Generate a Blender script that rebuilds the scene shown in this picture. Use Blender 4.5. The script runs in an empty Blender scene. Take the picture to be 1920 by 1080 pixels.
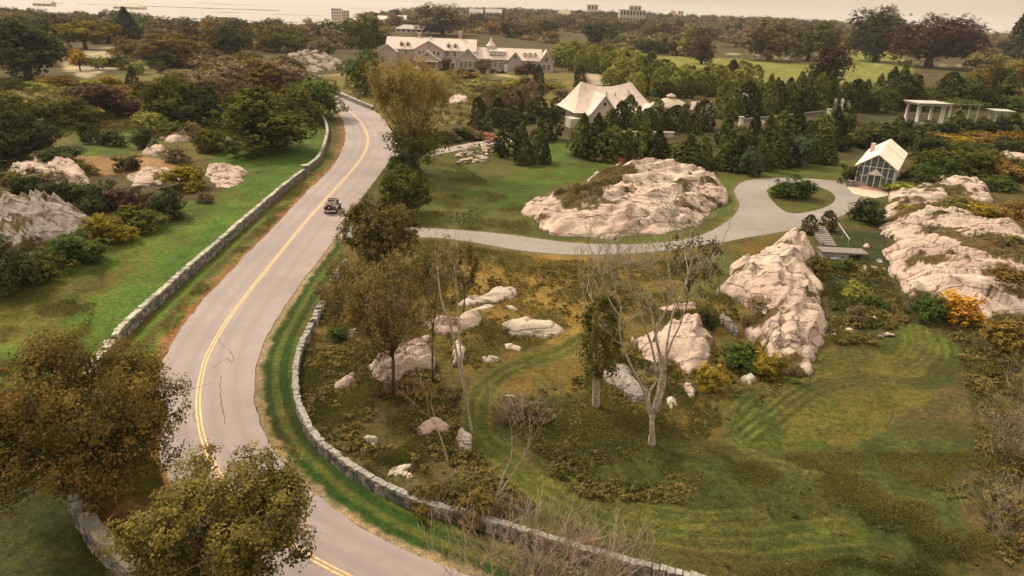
import bpy, bmesh, math, random
import numpy as np
from mathutils import Vector, Matrix

# ------------------------------------------------------------------ camera, sky, sun, exposure
SC = bpy.context.scene
H = 27.0                                   # drone height above the road, metres
F = 1371.0                                 # focal length in pixels of the 1920 px wide photograph
PITCH = math.atan((540 - 9) / F); ROLL = math.radians(2.2)
_f = np.array([0, math.cos(PITCH), -math.sin(PITCH)])
_u0 = np.array([0, math.sin(PITCH), math.cos(PITCH)]); _r0 = np.array([1.0, 0, 0])
_r = math.cos(ROLL) * _r0 + math.sin(ROLL) * _u0
_u = math.cos(ROLL) * _u0 - math.sin(ROLL) * _r0
cd = bpy.data.cameras.new('camera'); cam = bpy.data.objects.new('camera', cd)
SC.collection.objects.link(cam); SC.camera = cam
cd.sensor_width = 36; cd.lens = 36 * F / 1920; cd.clip_start = 0.5; cd.clip_end = 40000
cam.matrix_world = Matrix(((_r[0], _u[0], -_f[0], 0), (_r[1], _u[1], -_f[1], 0), (_r[2], _u[2], -_f[2], H), (0, 0, 0, 1)))

SUN_EL, SUN_AZ = math.radians(48), math.radians(-52)      # azimuth from +Y (view direction) towards +X
W = bpy.data.worlds.new('World'); SC.world = W; W.use_nodes = True
nt = W.node_tree; bg = nt.nodes['Background']
sky = nt.nodes.new('ShaderNodeTexSky'); sky.sky_type = 'NISHITA'; sky.sun_disc = False
sky.sun_elevation = SUN_EL; sky.sun_rotation = SUN_AZ
sky.dust_density = 4.0; sky.air_density = 1.2; sky.ozone_density = 0.6
# high thin overcast: the sky's blue is mostly replaced by warm cloud
tc = nt.nodes.new('ShaderNodeTexCoord'); mp = nt.nodes.new('ShaderNodeMapping'); mp.inputs['Scale'].default_value = (1, 1, 5)
no = nt.nodes.new('ShaderNodeTexNoise'); no.inputs['Scale'].default_value = 2.5; no.inputs['Detail'].default_value = 5
cr = nt.nodes.new('ShaderNodeValToRGB')
cr.color_ramp.elements[0].position = .3; cr.color_ramp.elements[0].color = (.9, .9, .9, 1)
cr.color_ramp.elements[1].position = .75; cr.color_ramp.elements[1].color = (1.1, 1.1, 1.1, 1)
sx_ = nt.nodes.new('ShaderNodeSeparateXYZ'); cz = nt.nodes.new('ShaderNodeValToRGB'); ml = nt.nodes.new('ShaderNodeMixRGB'); ml.blend_type = 'MULTIPLY'; ml.inputs[0].default_value = 1
e_ = cz.color_ramp.elements; e_[0].position = 0; e_[0].color = (4.6, 3.55, 2.65, 1); e_[1].position = .8; e_[1].color = (10.6, 9.6, 8.1, 1); q_ = e_.new(.12); q_.color = (4.9, 3.95, 3.05, 1)
mx = nt.nodes.new('ShaderNodeMixRGB'); mx.inputs[0].default_value = .84
L = nt.links.new
L(tc.outputs['Generated'], mp.inputs[0]); L(mp.outputs[0], no.inputs[0]); L(no.outputs[0], cr.inputs[0])
L(tc.outputs['Generated'], sx_.inputs[0]); L(sx_.outputs[2], cz.inputs[0]); L(cr.outputs[0], ml.inputs[1]); L(cz.outputs[0], ml.inputs[2])
L(sky.outputs[0], mx.inputs[1]); L(ml.outputs[0], mx.inputs[2]); L(mx.outputs[0], bg.inputs[0])
bg.inputs[1].default_value = 0.1
sd = bpy.data.lights.new('sun', 'SUN'); sd.energy = 2.6; sd.angle = math.radians(9); sd.color = (1, .92, .78)
so = bpy.data.objects.new('sun', sd); SC.collection.objects.link(so)
_s = Vector((math.sin(SUN_AZ) * math.cos(SUN_EL), math.cos(SUN_AZ) * math.cos(SUN_EL), math.sin(SUN_EL)))
so.rotation_euler = _s.to_track_quat('Z', 'Y').to_euler()
SC.view_settings.view_transform = 'Standard'; SC.view_settings.look = 'None'
SC.view_settings.exposure = 0.87; SC.view_settings.gamma = 1
SC.cycles.max_bounces = 5; SC.cycles.diffuse_bounces = 2; SC.cycles.transparent_max_bounces = 6
SC.cycles.volume_bounces = 0; SC.cycles.volume_step_rate = 4; SC.cycles.volume_max_steps = 64; SC.cycles.use_denoising = True

# ------------------------------------------------------------------ numbers
rng = np.random.default_rng(7)
def _hash(ix, iy, s):
    n = (ix.astype(np.int64) * 374761393 + iy.astype(np.int64) * 668265263 + s * 1442695041) & 0x7fffffff
    n = ((n ^ (n >> 13)) * 1274126177) & 0x7fffffff
    return ((n ^ (n >> 16)) & 0xffff) / 65535.0
def vnoise(x, y, s=0):
    x = np.asarray(x, float); y = np.asarray(y, float)
    ix = np.floor(x); iy = np.floor(y); fx = x - ix; fy = y - iy
    fx = fx * fx * (3 - 2 * fx); fy = fy * fy * (3 - 2 * fy)
    a = _hash(ix, iy, s); b = _hash(ix + 1, iy, s); c = _hash(ix, iy + 1, s); d = _hash(ix + 1, iy + 1, s)
    return (a + (b - a) * fx) * (1 - fy) + (c + (d - c) * fx) * fy
def fbm(x, y, s=0, o=4):
    v = 0; a = .5
    for k in range(o):
        v = v + a * vnoise(np.asarray(x) * 2 ** k + 17 * k, np.asarray(y) * 2 ** k - 9 * k, s + k); a *= .5
    return v / (1 - .5 ** o)
def sstep(a, b, x):
    t = np.clip((np.asarray(x, float) - a) / (b - a), 0, 1); return t * t * (3 - 2 * t)

def terrain(x, y):
    """height of the land: flat estate, a low wooded rise beyond, marsh and sea at the far left"""
    x = np.asarray(x, float); y = np.asarray(y, float)
    ang = x / np.maximum(y, 1)
    rise = sstep(430, 1300, y) * 12 * sstep(-.22, .0, ang) * (1 - .45 * sstep(.30, .62, ang))
    rise = rise * (1 - sstep(1900, 2700, y))
    r = np.hypot(x, y)
    coast = 900 + 1500 * sstep(-.25, -.12, ang) - 700 * sstep(.5, .62, ang)
    bars = (fbm(x / 420 + 3, y / 90, 5, 3) - .56) * 14
    sea = sstep(coast - 120, coast + 120, r)
    sea_z = np.minimum(-1.6, -4 + 0 * r) + np.where((r < 2600), np.clip(bars, 0, 3.1), 0)
    z = rise * (1 - sea) + sea_z * sea
    return z + sstep(420, 700, y) * (fbm(x / 90, y / 90, 9, 3) - .5) * 4 * (1 - sea)

def ray(px, py):
    return _f + _r * ((px - 960) / F) - _u * ((py - 540) / F)
def G(px, py, z=None):
    """ground point (or point at height z) seen at photograph pixel px, py"""
    d = ray(px, py)
    if z is not None:
        t = (z - H) / d[2]; return np.array([d[0] * t, d[1] * t, z])
    t = -H / d[2] if d[2] < 0 else 9e9
    if 0 < t < 380: return np.array([d[0] * t, d[1] * t, 0.0])
    ts = np.geomspace(200, 6000, 1500)
    hit = H + d[2] * ts < terrain(d[0] * ts, d[1] * ts)
    k = int(np.argmax(hit)) if hit.any() else len(ts) - 1
    t = ts[k]; return np.array([d[0] * t, d[1] * t, float(terrain(d[0] * t, d[1] * t))])
def proj(p):
    v = np.asarray(p, float) - np.array([0, 0, H]); Z = v @ _f
    return 960 + F * (v @ _r) / Z, 540 - F * (v @ _u) / Z
def scale_at(p):
    return F / ((np.asarray(p, float) - np.array([0, 0, H])) @ _f)
def height_for(p, ytop):
    lo, hi = 0.0, 60.0
    for _ in range(30):
        m = (lo + hi) / 2
        if proj((p[0], p[1], p[2] + m))[1] > ytop: lo = m
        else: hi = m
    return lo

# ------------------------------------------------------------------ materials
MATS = {}
def newmat(name):
    m = bpy.data.materials.new(name); m.use_nodes = True
    n = m.node_tree.nodes; b = n['Principled BSDF']; return m, m.node_tree, b
def N(t, ty, **kw):
    n = t.nodes.new(ty)
    for k, v in kw.items():
        if k in n.inputs: n.inputs[k].default_value = v
        else: setattr(n, k, v)
    return n
def ramp(t, src, stops):
    r = t.nodes.new('ShaderNodeValToRGB'); e = r.color_ramp.elements
    while len(e) < len(stops): e.new(.5)
    for q, (p, c) in zip(e, stops): q.position = p; q.color = (*c, 1)
    t.links.new(src, r.inputs[0]); return r.outputs[0]
def mixc(t, mode, fac, a, b):
    m = t.nodes.new('ShaderNodeMixRGB'); m.blend_type = mode
    for i, v in ((0, fac), (1, a), (2, b)):
        if isinstance(v, (int, float)): m.inputs[i].default_value = v if i == 0 else (v, v, v, 1)
        elif isinstance(v, tuple): m.inputs[i].default_value = (*v, 1)
        else: t.links.new(v, m.inputs[i])
    return m.outputs[0]
def plain(name, c, rough=.7, var=.12, scale=1.5, bump=0, metal=0, spec=.3):
    if name in MATS: return MATS[name]
    m, t, b = newmat(name); co = N(t, 'ShaderNodeTexCoord').outputs['Object']
    n = N(t, 'ShaderNodeTexNoise', Scale=scale, Detail=6.0); t.links.new(co, n.inputs[0])
    lo = tuple(x * (1 - var) for x in c); hi = tuple(min(1, x * (1 + var)) for x in c)
    t.links.new(ramp(t, n.outputs[0], [(.3, lo), (.7, hi)]), b.inputs['Base Color'])
    b.inputs['Roughness'].default_value = rough; b.inputs['Metallic'].default_value = metal
    b.inputs['Specular IOR Level'].default_value = spec
    if bump:
        bp = N(t, 'ShaderNodeBump', Strength=bump, Distance=.05); t.links.new(n.outputs[0], bp.inputs['Height']); t.links.new(bp.outputs[0], b.inputs['Normal'])
    MATS[name] = m; return m
def leaf_mat(name, c1, c2, c3, trans=.22, ns=.8):
    c1, c2, c3 = [(c[0] * g, c[1] * g * 1.06, c[2] * g) for c, g in ((c1, 1.25), (c2, 1.4), (c3, 1.5))]
    """per-leaf and per-clump colour between three albedos"""
    if name in MATS: return MATS[name]
    m = bpy.data.materials.new(name); m.use_nodes = True; t = m.node_tree; t.nodes.clear()
    out = t.nodes.new('ShaderNodeOutputMaterial')
    g = t.nodes.new('ShaderNodeNewGeometry'); oi = t.nodes.new('ShaderNodeObjectInfo')
    co = t.nodes.new('ShaderNodeTexCoord').outputs['Object']
    n = N(t, 'ShaderNodeTexNoise', Scale=ns, Detail=3.0); t.links.new(co, n.inputs[0])
    a = ramp(t, g.outputs['Random Per Island'], [(0, c1), (.55, c2), (1, c3)])
    k = ramp(t, n.outputs[0], [(.36, tuple(x * .8 for x in c1)), (.6, c3)])
    col = mixc(t, 'MIX', .5, a, k)
    v = t.nodes.new('ShaderNodeMapRange'); t.links.new(oi.outputs['Random'], v.inputs[0]); v.inputs[3].default_value = .75; v.inputs[4].default_value = 1.4
    hsv = t.nodes.new('ShaderNodeHueSaturation'); t.links.new(col, hsv.inputs['Color']); t.links.new(v.outputs[0], hsv.inputs['Value'])
    v2 = t.nodes.new('ShaderNodeMapRange'); t.links.new(oi.outputs['Random'], v2.inputs[0]); v2.inputs[3].default_value = .515; v2.inputs[4].default_value = .485
    t.links.new(v2.outputs[0], hsv.inputs['Hue'])
    d = t.nodes.new('ShaderNodeBsdfDiffuse'); tr = t.nodes.new('ShaderNodeBsdfTranslucent'); ms = t.nodes.new('ShaderNodeMixShader')
    t.links.new(hsv.outputs[0], d.inputs[0]); t.links.new(hsv.outputs[0], tr.inputs[0]); ms.inputs[0].default_value = trans
    t.links.new(d.outputs[0], ms.inputs[1]); t.links.new(tr.outputs[0], ms.inputs[2]); t.links.new(ms.outputs[0], out.inputs[0])
    MATS[name] = m; return m

def rock_mat(name, base, strata=(.55, .84, .0)):
    m, t, b = newmat(name)
    g = N(t, 'ShaderNodeNewGeometry'); P = g.outputs['Position']
    mpn = N(t, 'ShaderNodeMapping'); mpn.inputs['Rotation'].default_value = (.5, .35, math.radians(28)); mpn.inputs['Scale'].default_value = (.25, 1.0, 1.6)
    t.links.new(P, mpn.inputs[0])
    n1 = N(t, 'ShaderNodeTexNoise', Scale=.8, Detail=9.0, Roughness=.65); t.links.new(mpn.outputs[0], n1.inputs[0])
    n2 = N(t, 'ShaderNodeTexNoise', Scale=.16, Detail=4.0); t.links.new(P, n2.inputs[0])
    n3 = N(t, 'ShaderNodeTexNoise', Scale=5.0, Detail=5.0, Roughness=.7); t.links.new(P, n3.inputs[0])
    vo = N(t, 'ShaderNodeTexVoronoi', feature='DISTANCE_TO_EDGE', Scale=.30); 
    wob = mixc(t, 'ADD', 1.0, mpn.outputs[0], n1.outputs['Color']); t.links.new(wob, vo.inputs[0])
    c = ramp(t, n1.outputs[0], [(.30, tuple(x * .38 for x in base)), (.42, tuple(x * .72 for x in base)), (.60, base), (.8, tuple(min(.8, x * 1.22) for x in base))])
    c = mixc(t, 'MIX', ramp(t, n2.outputs[0], [(.42, (0, 0, 0)), (.66, (.75, .75, .75))]), c, (base[0] * .76, base[1] * .70, base[2] * .71))
    c = mixc(t, 'MULTIPLY', .55, c, ramp(t, n3.outputs[0], [(.3, (.62, .6, .58)), (.6, (1, 1, 1))]))
    cm = ramp(t, n3.outputs[0], [(.40, (.1, .1, .1)), (.54, (1, 1, 1))]); crack = ramp(t, vo.outputs['Distance'], [(.0, (.25, .20, .16)), (.012, (.62, .56, .5)), (.03, (1, 1, 1))])
    crack = mixc(t, 'MIX', cm, (1.0, 1.0, 1.0), crack); c = mixc(t, 'MULTIPLY', .8, c, crack)
    n4 = N(t, 'ShaderNodeTexNoise', Scale=.55, Detail=8.0, Roughness=.7); mp4 = N(t, 'ShaderNodeMapping'); mp4.inputs['Rotation'].default_value = (0, 0, math.radians(-40)); mp4.inputs['Scale'].default_value = (.22, 1.5, 1); t.links.new(P, mp4.inputs[0]); t.links.new(mp4.outputs[0], n4.inputs[0])
    c = mixc(t, 'MULTIPLY', .9, c, ramp(t, n4.outputs[0], [(.40, (.30, .25, .22)), (.43, (1, 1, 1)), (.62, (1, 1, 1)), (.75, (.80, .76, .74))]))
    tf = N(t, 'ShaderNodeAttribute', attribute_name='turf_mask'); c = mixc(t, 'MIX', tf.outputs['Fac'], c, ramp(t, n3.outputs[0], [(.35, (.045, .035, .012)), (.65, (.16, .10, .03))]))
    t.links.new(c, b.inputs['Base Color']); b.inputs['Roughness'].default_value = .9; b.inputs['Specular IOR Level'].default_value = .15
    hsum = mixc(t, 'ADD', .5, n1.outputs[0], n3.outputs[0]); hsum = mixc(t, 'MULTIPLY', .7, hsum, crack)
    bp = N(t, 'ShaderNodeBump', Strength=1.0, Distance=.5); t.links.new(hsum, bp.inputs['Height']); t.links.new(bp.outputs[0], b.inputs['Normal'])
    MATS[name] = m; return m

# ------------------------------------------------------------------ object helpers
COL = SC.collection
def tag(o, label=None, cat=None, group=None, kind=None):
    if label: o['label'] = label
    if cat: o['category'] = cat
    if group: o['group'] = group
    if kind: o['kind'] = kind
    return o
def link(name, me, mat=None, parent=None):
    o = bpy.data.objects.new(name, me); COL.objects.link(o)
    if mat is not None and not me.materials: me.materials.append(mat)
    if parent is not None: o.parent = parent
    return o
def empty(name, loc, rz=0, scale=None):
    o = bpy.data.objects.new(name, None); COL.objects.link(o); o.location = [float(v) for v in loc]; o.rotation_euler = (0, 0, rz)
    o.empty_display_size = .2
    if scale is not None: o.scale = scale
    return o
KIDS = {}
def children(o):
    return [c for c in o.children]
def copy_tree(o, parent=None):
    c = o.copy(); COL.objects.link(c)
    if parent is not None: c.parent = parent
    for ch in children(o): copy_tree(ch, c)
    return c
def np_mesh(name, verts, faces, smooth=False):
    """verts (n,3), faces (m,k) with k constant"""
    verts = np.asarray(verts, np.float32); faces = np.asarray(faces, np.int32)
    me = bpy.data.meshes.new(name); k = faces.shape[1]
    me.vertices.add(len(verts)); me.vertices.foreach_set('co', verts.ravel())
    me.loops.add(faces.size); me.loops.foreach_set('vertex_index', faces.ravel())
    me.polygons.add(len(faces)); me.polygons.foreach_set('loop_start', np.arange(0, faces.size, k, dtype=np.int32))
    me.polygons.foreach_set('loop_total', np.full(len(faces), k, np.int32))
    if smooth: me.polygons.foreach_set('use_smooth', np.ones(len(faces), bool))
    me.update(calc_edges=True); me.validate(); return me
class MB:
    def __init__(s): s.v = []; s.f = []
    def add(s, vs, fs):
        o = len(s.v); s.v += [tuple(map(float, q)) for q in vs]; s.f += [tuple(i + o for i in q) for q in fs]; return s
    def box(s, x0, x1, y0, y1, z0, z1):
        return s.add([(x0, y0, z0), (x1, y0, z0), (x1, y1, z0), (x0, y1, z0), (x0, y0, z1), (x1, y0, z1), (x1, y1, z1), (x0, y1, z1)],
                     [(0, 3, 2, 1), (4, 5, 6, 7), (0, 1, 5, 4), (1, 2, 6, 5), (2, 3, 7, 6), (3, 0, 4, 7)])
    def obox(s, c, ax, ay, az, hx, hy, hz):
        c, ax, ay, az = map(np.asarray, (c, ax, ay, az)); vs = []
        for k in (-1, 1):
            for i, j in ((-1, -1), (1, -1), (1, 1), (-1, 1)): vs.append(c + ax * hx * i + ay * hy * j + az * hz * k)
        return s.add(vs, [(0, 3, 2, 1), (4, 5, 6, 7), (0, 1, 5, 4), (1, 2, 6, 5), (2, 3, 7, 6), (3, 0, 4, 7)])
    def prism(s, pts, axis, a, b):
        """2-D outline pts extruded from a to b along axis 'x' (pts=(y,z)) or 'y' (pts=(x,z)) or 'z'"""
        def q(p, t): return {'x': (t, p[0], p[1]), 'y': (p[0], t, p[1]), 'z': (p[0], p[1], t)}[axis]
        n = len(pts); vs = [q(p, a) for p in pts] + [q(p, b) for p in pts]
        return s.add(vs, [tuple(range(n))[::-1], tuple(range(n, 2 * n))] + [(i, (i + 1) % n, n + (i + 1) % n, n + i) for i in range(n)])
    def tube(s, pts, rad, n=6):
        pts = [np.asarray(p, float) for p in pts]; o = len(s.v); m = len(pts)
        if not hasattr(rad, '__len__'): rad = [rad] * m
        for i, p in enumerate(pts):
            d = pts[min(i + 1, m - 1)] - pts[max(i - 1, 0)]; d = d / (np.linalg.norm(d) + 1e-9)
            a = np.cross(d, (0, 0, 1) if abs(d[2]) < .9 else (1, 0, 0)); a /= np.linalg.norm(a); b = np.cross(d, a)
            for k in range(n):
                t = 2 * math.pi * k / n; s.v.append(tuple(p + (a * math.cos(t) + b * math.sin(t)) * rad[i]))
        for i in range(m - 1):
            for k in range(n):
                s.f.append((o + i * n + k, o + i * n + (k + 1) % n, o + (i + 1) * n + (k + 1) % n, o + (i + 1) * n + k))
        s.f.append(tuple(o + k for k in range(n))); s.f.append(tuple(o + (m - 1) * n + k for k in range(n))[::-1]); return s
    def lathe(s, prof, n=12, c=(0, 0)):
        o = len(s.v); m = len(prof)
        for r, z in prof:
            for k in range(n):
                t = 2 * math.pi * k / n; s.v.append((c[0] + r * math.cos(t), c[1] + r * math.sin(t), z))
        for i in range(m - 1):
            for k in range(n): s.f.append((o + i * n + k, o + i * n + (k + 1) % n, o + (i + 1) * n + (k + 1) % n, o + (i + 1) * n + k))
        s.f.append(tuple(o + k for k in range(n))[::-1]); s.f.append(tuple(o + (m - 1) * n + k for k in range(n))); return s
    def build(s, name, mat=None, parent=None, smooth=False):
        me = bpy.data.meshes.new(name); me.from_pydata(s.v, [], s.f); me.update()
        bm = bmesh.new(); bm.from_mesh(me); bmesh.ops.recalc_face_normals(bm, faces=bm.faces); bm.to_mesh(me); bm.free()
        if smooth: me.polygons.foreach_set('use_smooth', [True] * len(me.polygons))
        return link(name, me, mat, parent)

def in_poly(x, y, poly):
    x = np.asarray(x); y = np.asarray(y); c = np.zeros(x.shape, bool); n = len(poly)
    for i in range(n):
        x1, y1 = poly[i][:2]; x2, y2 = poly[(i + 1) % n][:2]
        if y1 == y2: continue
        c ^= ((y1 > y) != (y2 > y)) & (x < (x2 - x1) * (y - y1) / (y2 - y1) + x1)
    return c
def d_line(x, y, pts, closed=False):
    d = np.full(np.shape(x), 1e9); n = len(pts)
    for i in range(n if closed else n - 1):
        a = pts[i]; b = pts[(i + 1) % n]; dx, dy = b[0] - a[0], b[1] - a[1]; l = dx * dx + dy * dy + 1e-12
        t = np.clip(((x - a[0]) * dx + (y - a[1]) * dy) / l, 0, 1)
        d = np.minimum(d, np.hypot(x - a[0] - t * dx, y - a[1] - t * dy))
    return d
def smooth_line(pts, step=.8):
    """Catmull-Rom through points, resampled at even distance"""
    P = [np.asarray(p, float) for p in pts]; P = [2 * P[0] - P[1]] + P + [2 * P[-1] - P[-2]]; out = []
    for i in range(1, len(P) - 2):
        p0, p1, p2, p3 = P[i - 1:i + 3]
        for t in np.linspace(0, 1, 12, endpoint=False):
            out.append(.5 * ((2 * p1) + (-p0 + p2) * t + (2 * p0 - 5 * p1 + 4 * p2 - p3) * t * t + (-p0 + 3 * p1 - 3 * p2 + p3) * t ** 3))
    out.append(P[-2]); out = np.array(out); d = np.r_[0, np.cumsum(np.linalg.norm(np.diff(out, axis=0), axis=1))]
    n = max(2, int(d[-1] / step)); s = np.linspace(0, d[-1], n + 1)
    return np.stack([np.interp(s, d, out[:, k]) for k in range(out.shape[1])], 1)
def GP(pts, z=None): return [G(px, py, z) for px, py in pts]

# ------------------------------------------------------------------ lines of the road, drives and walls (photo pixels -> ground)
RL = [(560, 178), (598, 186), (625, 200), (640, 222), (647, 245), (645, 270), (630, 303), (600, 337), (572, 362), (540, 398), (500, 440), (457, 483), (415, 527), (375, 570), (341, 615), (316, 655), (303, 690), (299, 730), (300, 790), (304, 850), (322, 915), (360, 985), (420, 1050), (500, 1110), (600, 1180), (760, 1290)]
RR = [(640, 172), (668, 185), (696, 200), (722, 228), (740, 250), (744, 272), (731, 300), (710, 330), (690, 356), (668, 388), (648, 418), (628, 448), (606, 478), (579, 512), (551, 550), (525, 590), (501, 630), (486, 664), (478, 700), (477, 740), (484, 780), (500, 822), (525, 862), (560, 900), (603, 938), (652, 974), (706, 1008), (765, 1036), (830, 1062), (890, 1084), (1010, 1125), (1250, 1200)]
YC = [(612, 186), (640, 198), (663, 215), (681, 236), (689, 256), (688, 275), (678, 296), (659, 321), (632, 351), (600, 386), (566, 425), (531, 468), (500, 506), (465, 550), (431, 595), (406, 635), (388, 670), (377, 710), (372, 745), (373, 780), (380, 820), (396, 862), (426, 915), (470, 965), (522, 1010), (583, 1046), (655, 1084), (760, 1135), (950, 1215)]
wRL = smooth_line(GP(RL)); wRR = smooth_line(GP(RR)); wYC = smooth_line(GP(YC), .5)
def resample(l, n):
    d = np.r_[0, np.cumsum(np.linalg.norm(np.diff(l, axis=0), axis=1))]; s = np.linspace(0, d[-1], n)
    return np.stack([np.interp(s, d, l[:, k]) for k in range(3)], 1)
def strip_between(A, B, name, mat, z, n=260, m=8, wob=0):
    A = resample(np.array(A), n); B = resample(np.array(B), n); V = []
    for i in range(n):
        for j in range(m + 1):
            t = j / m; p = A[i] * (1 - t) + B[i] * t
            V.append((p[0], p[1], z + .10 * math.sin(math.pi * t) * (z < .06)))
    Fc = [(i * (m + 1) + j, i * (m + 1) + j + 1, (i + 1) * (m + 1) + j + 1, (i + 1) * (m + 1) + j) for i in range(n - 1) for j in range(m)]
    me = np_mesh(name, V, Fc, True); return link(name, me, mat)
ROADPOLY = np.vstack([wRL, wRR[::-1]])
# lower drive with turning loop: near (lower) edge and far (upper) edge
D1u = [(640, 425), (700, 424), (790, 428), (880, 433), (950, 440), (1010, 448), (1080, 456), (1150, 459), (1220, 457), (1290, 448), (1340, 430), (1376, 405), (1386, 385), (1380, 368), (1378, 354), (1392, 342), (1420, 336), (1470, 334), (1530, 336), (1580, 342), (1612, 352), (1622, 366)]
D1l = [(640, 452), (700, 448), (790, 445), (870, 452), (950, 466), (1010, 474), (1080, 478), (1150, 477), (1220, 473), (1290, 464), (1350, 455), (1410, 444), (1460, 436), (1510, 426), (1560, 412), (1600, 394), (1628, 376)]
ISL = [(1437, 358), (1448, 350), (1480, 344), (1520, 347), (1552, 357), (1566, 370), (1560, 382), (1538, 392), (1502, 400), (1478, 399), (1462, 390), (1446, 374)]
D2 = [(715, 292), (760, 291), (800, 289), (850, 279), (900, 270), (940, 264), (975, 262)]      # upper drive, centre line
wD1 = np.vstack([smooth_line(GP(D1u)), smooth_line(GP(D1l))[::-1]]); wISL = smooth_line(GP(ISL + [ISL[0]]), .4)
wD2 = smooth_line(GP(D2), 1.0)

WALLS = {
 'far_left': [(218, 652), (232, 633), (252, 612), (302, 566), (352, 520), (402, 476), (452, 430), (500, 388), (540, 353), (570, 330)],
 'far_left2': [(577, 322), (598, 303), (608, 280), (614, 256), (612, 240), (606, 226)],
 'near_left': [(212, 665), (180, 715), (152, 780), (141, 840), (139, 890), (144, 935), (158, 980), (184, 1022), (222, 1062), (290, 1125)],
 'verge': [(585, 622), (566, 660), (556, 705), (557, 750), (570, 795), (600, 842), (648, 884), (705, 920), (772, 952), (830, 970), (885, 985), (960, 1008), (1040, 1033), (1130, 1060), (1220, 1084), (1320, 1108)],
 'ruin': [(648, 494), (636, 512), (625, 530)], 'ruin2': [(607, 570), (598, 590), (588, 612)],
 'road_top': [(606, 168), (640, 182), (668, 194), (700, 207)],
}

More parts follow.
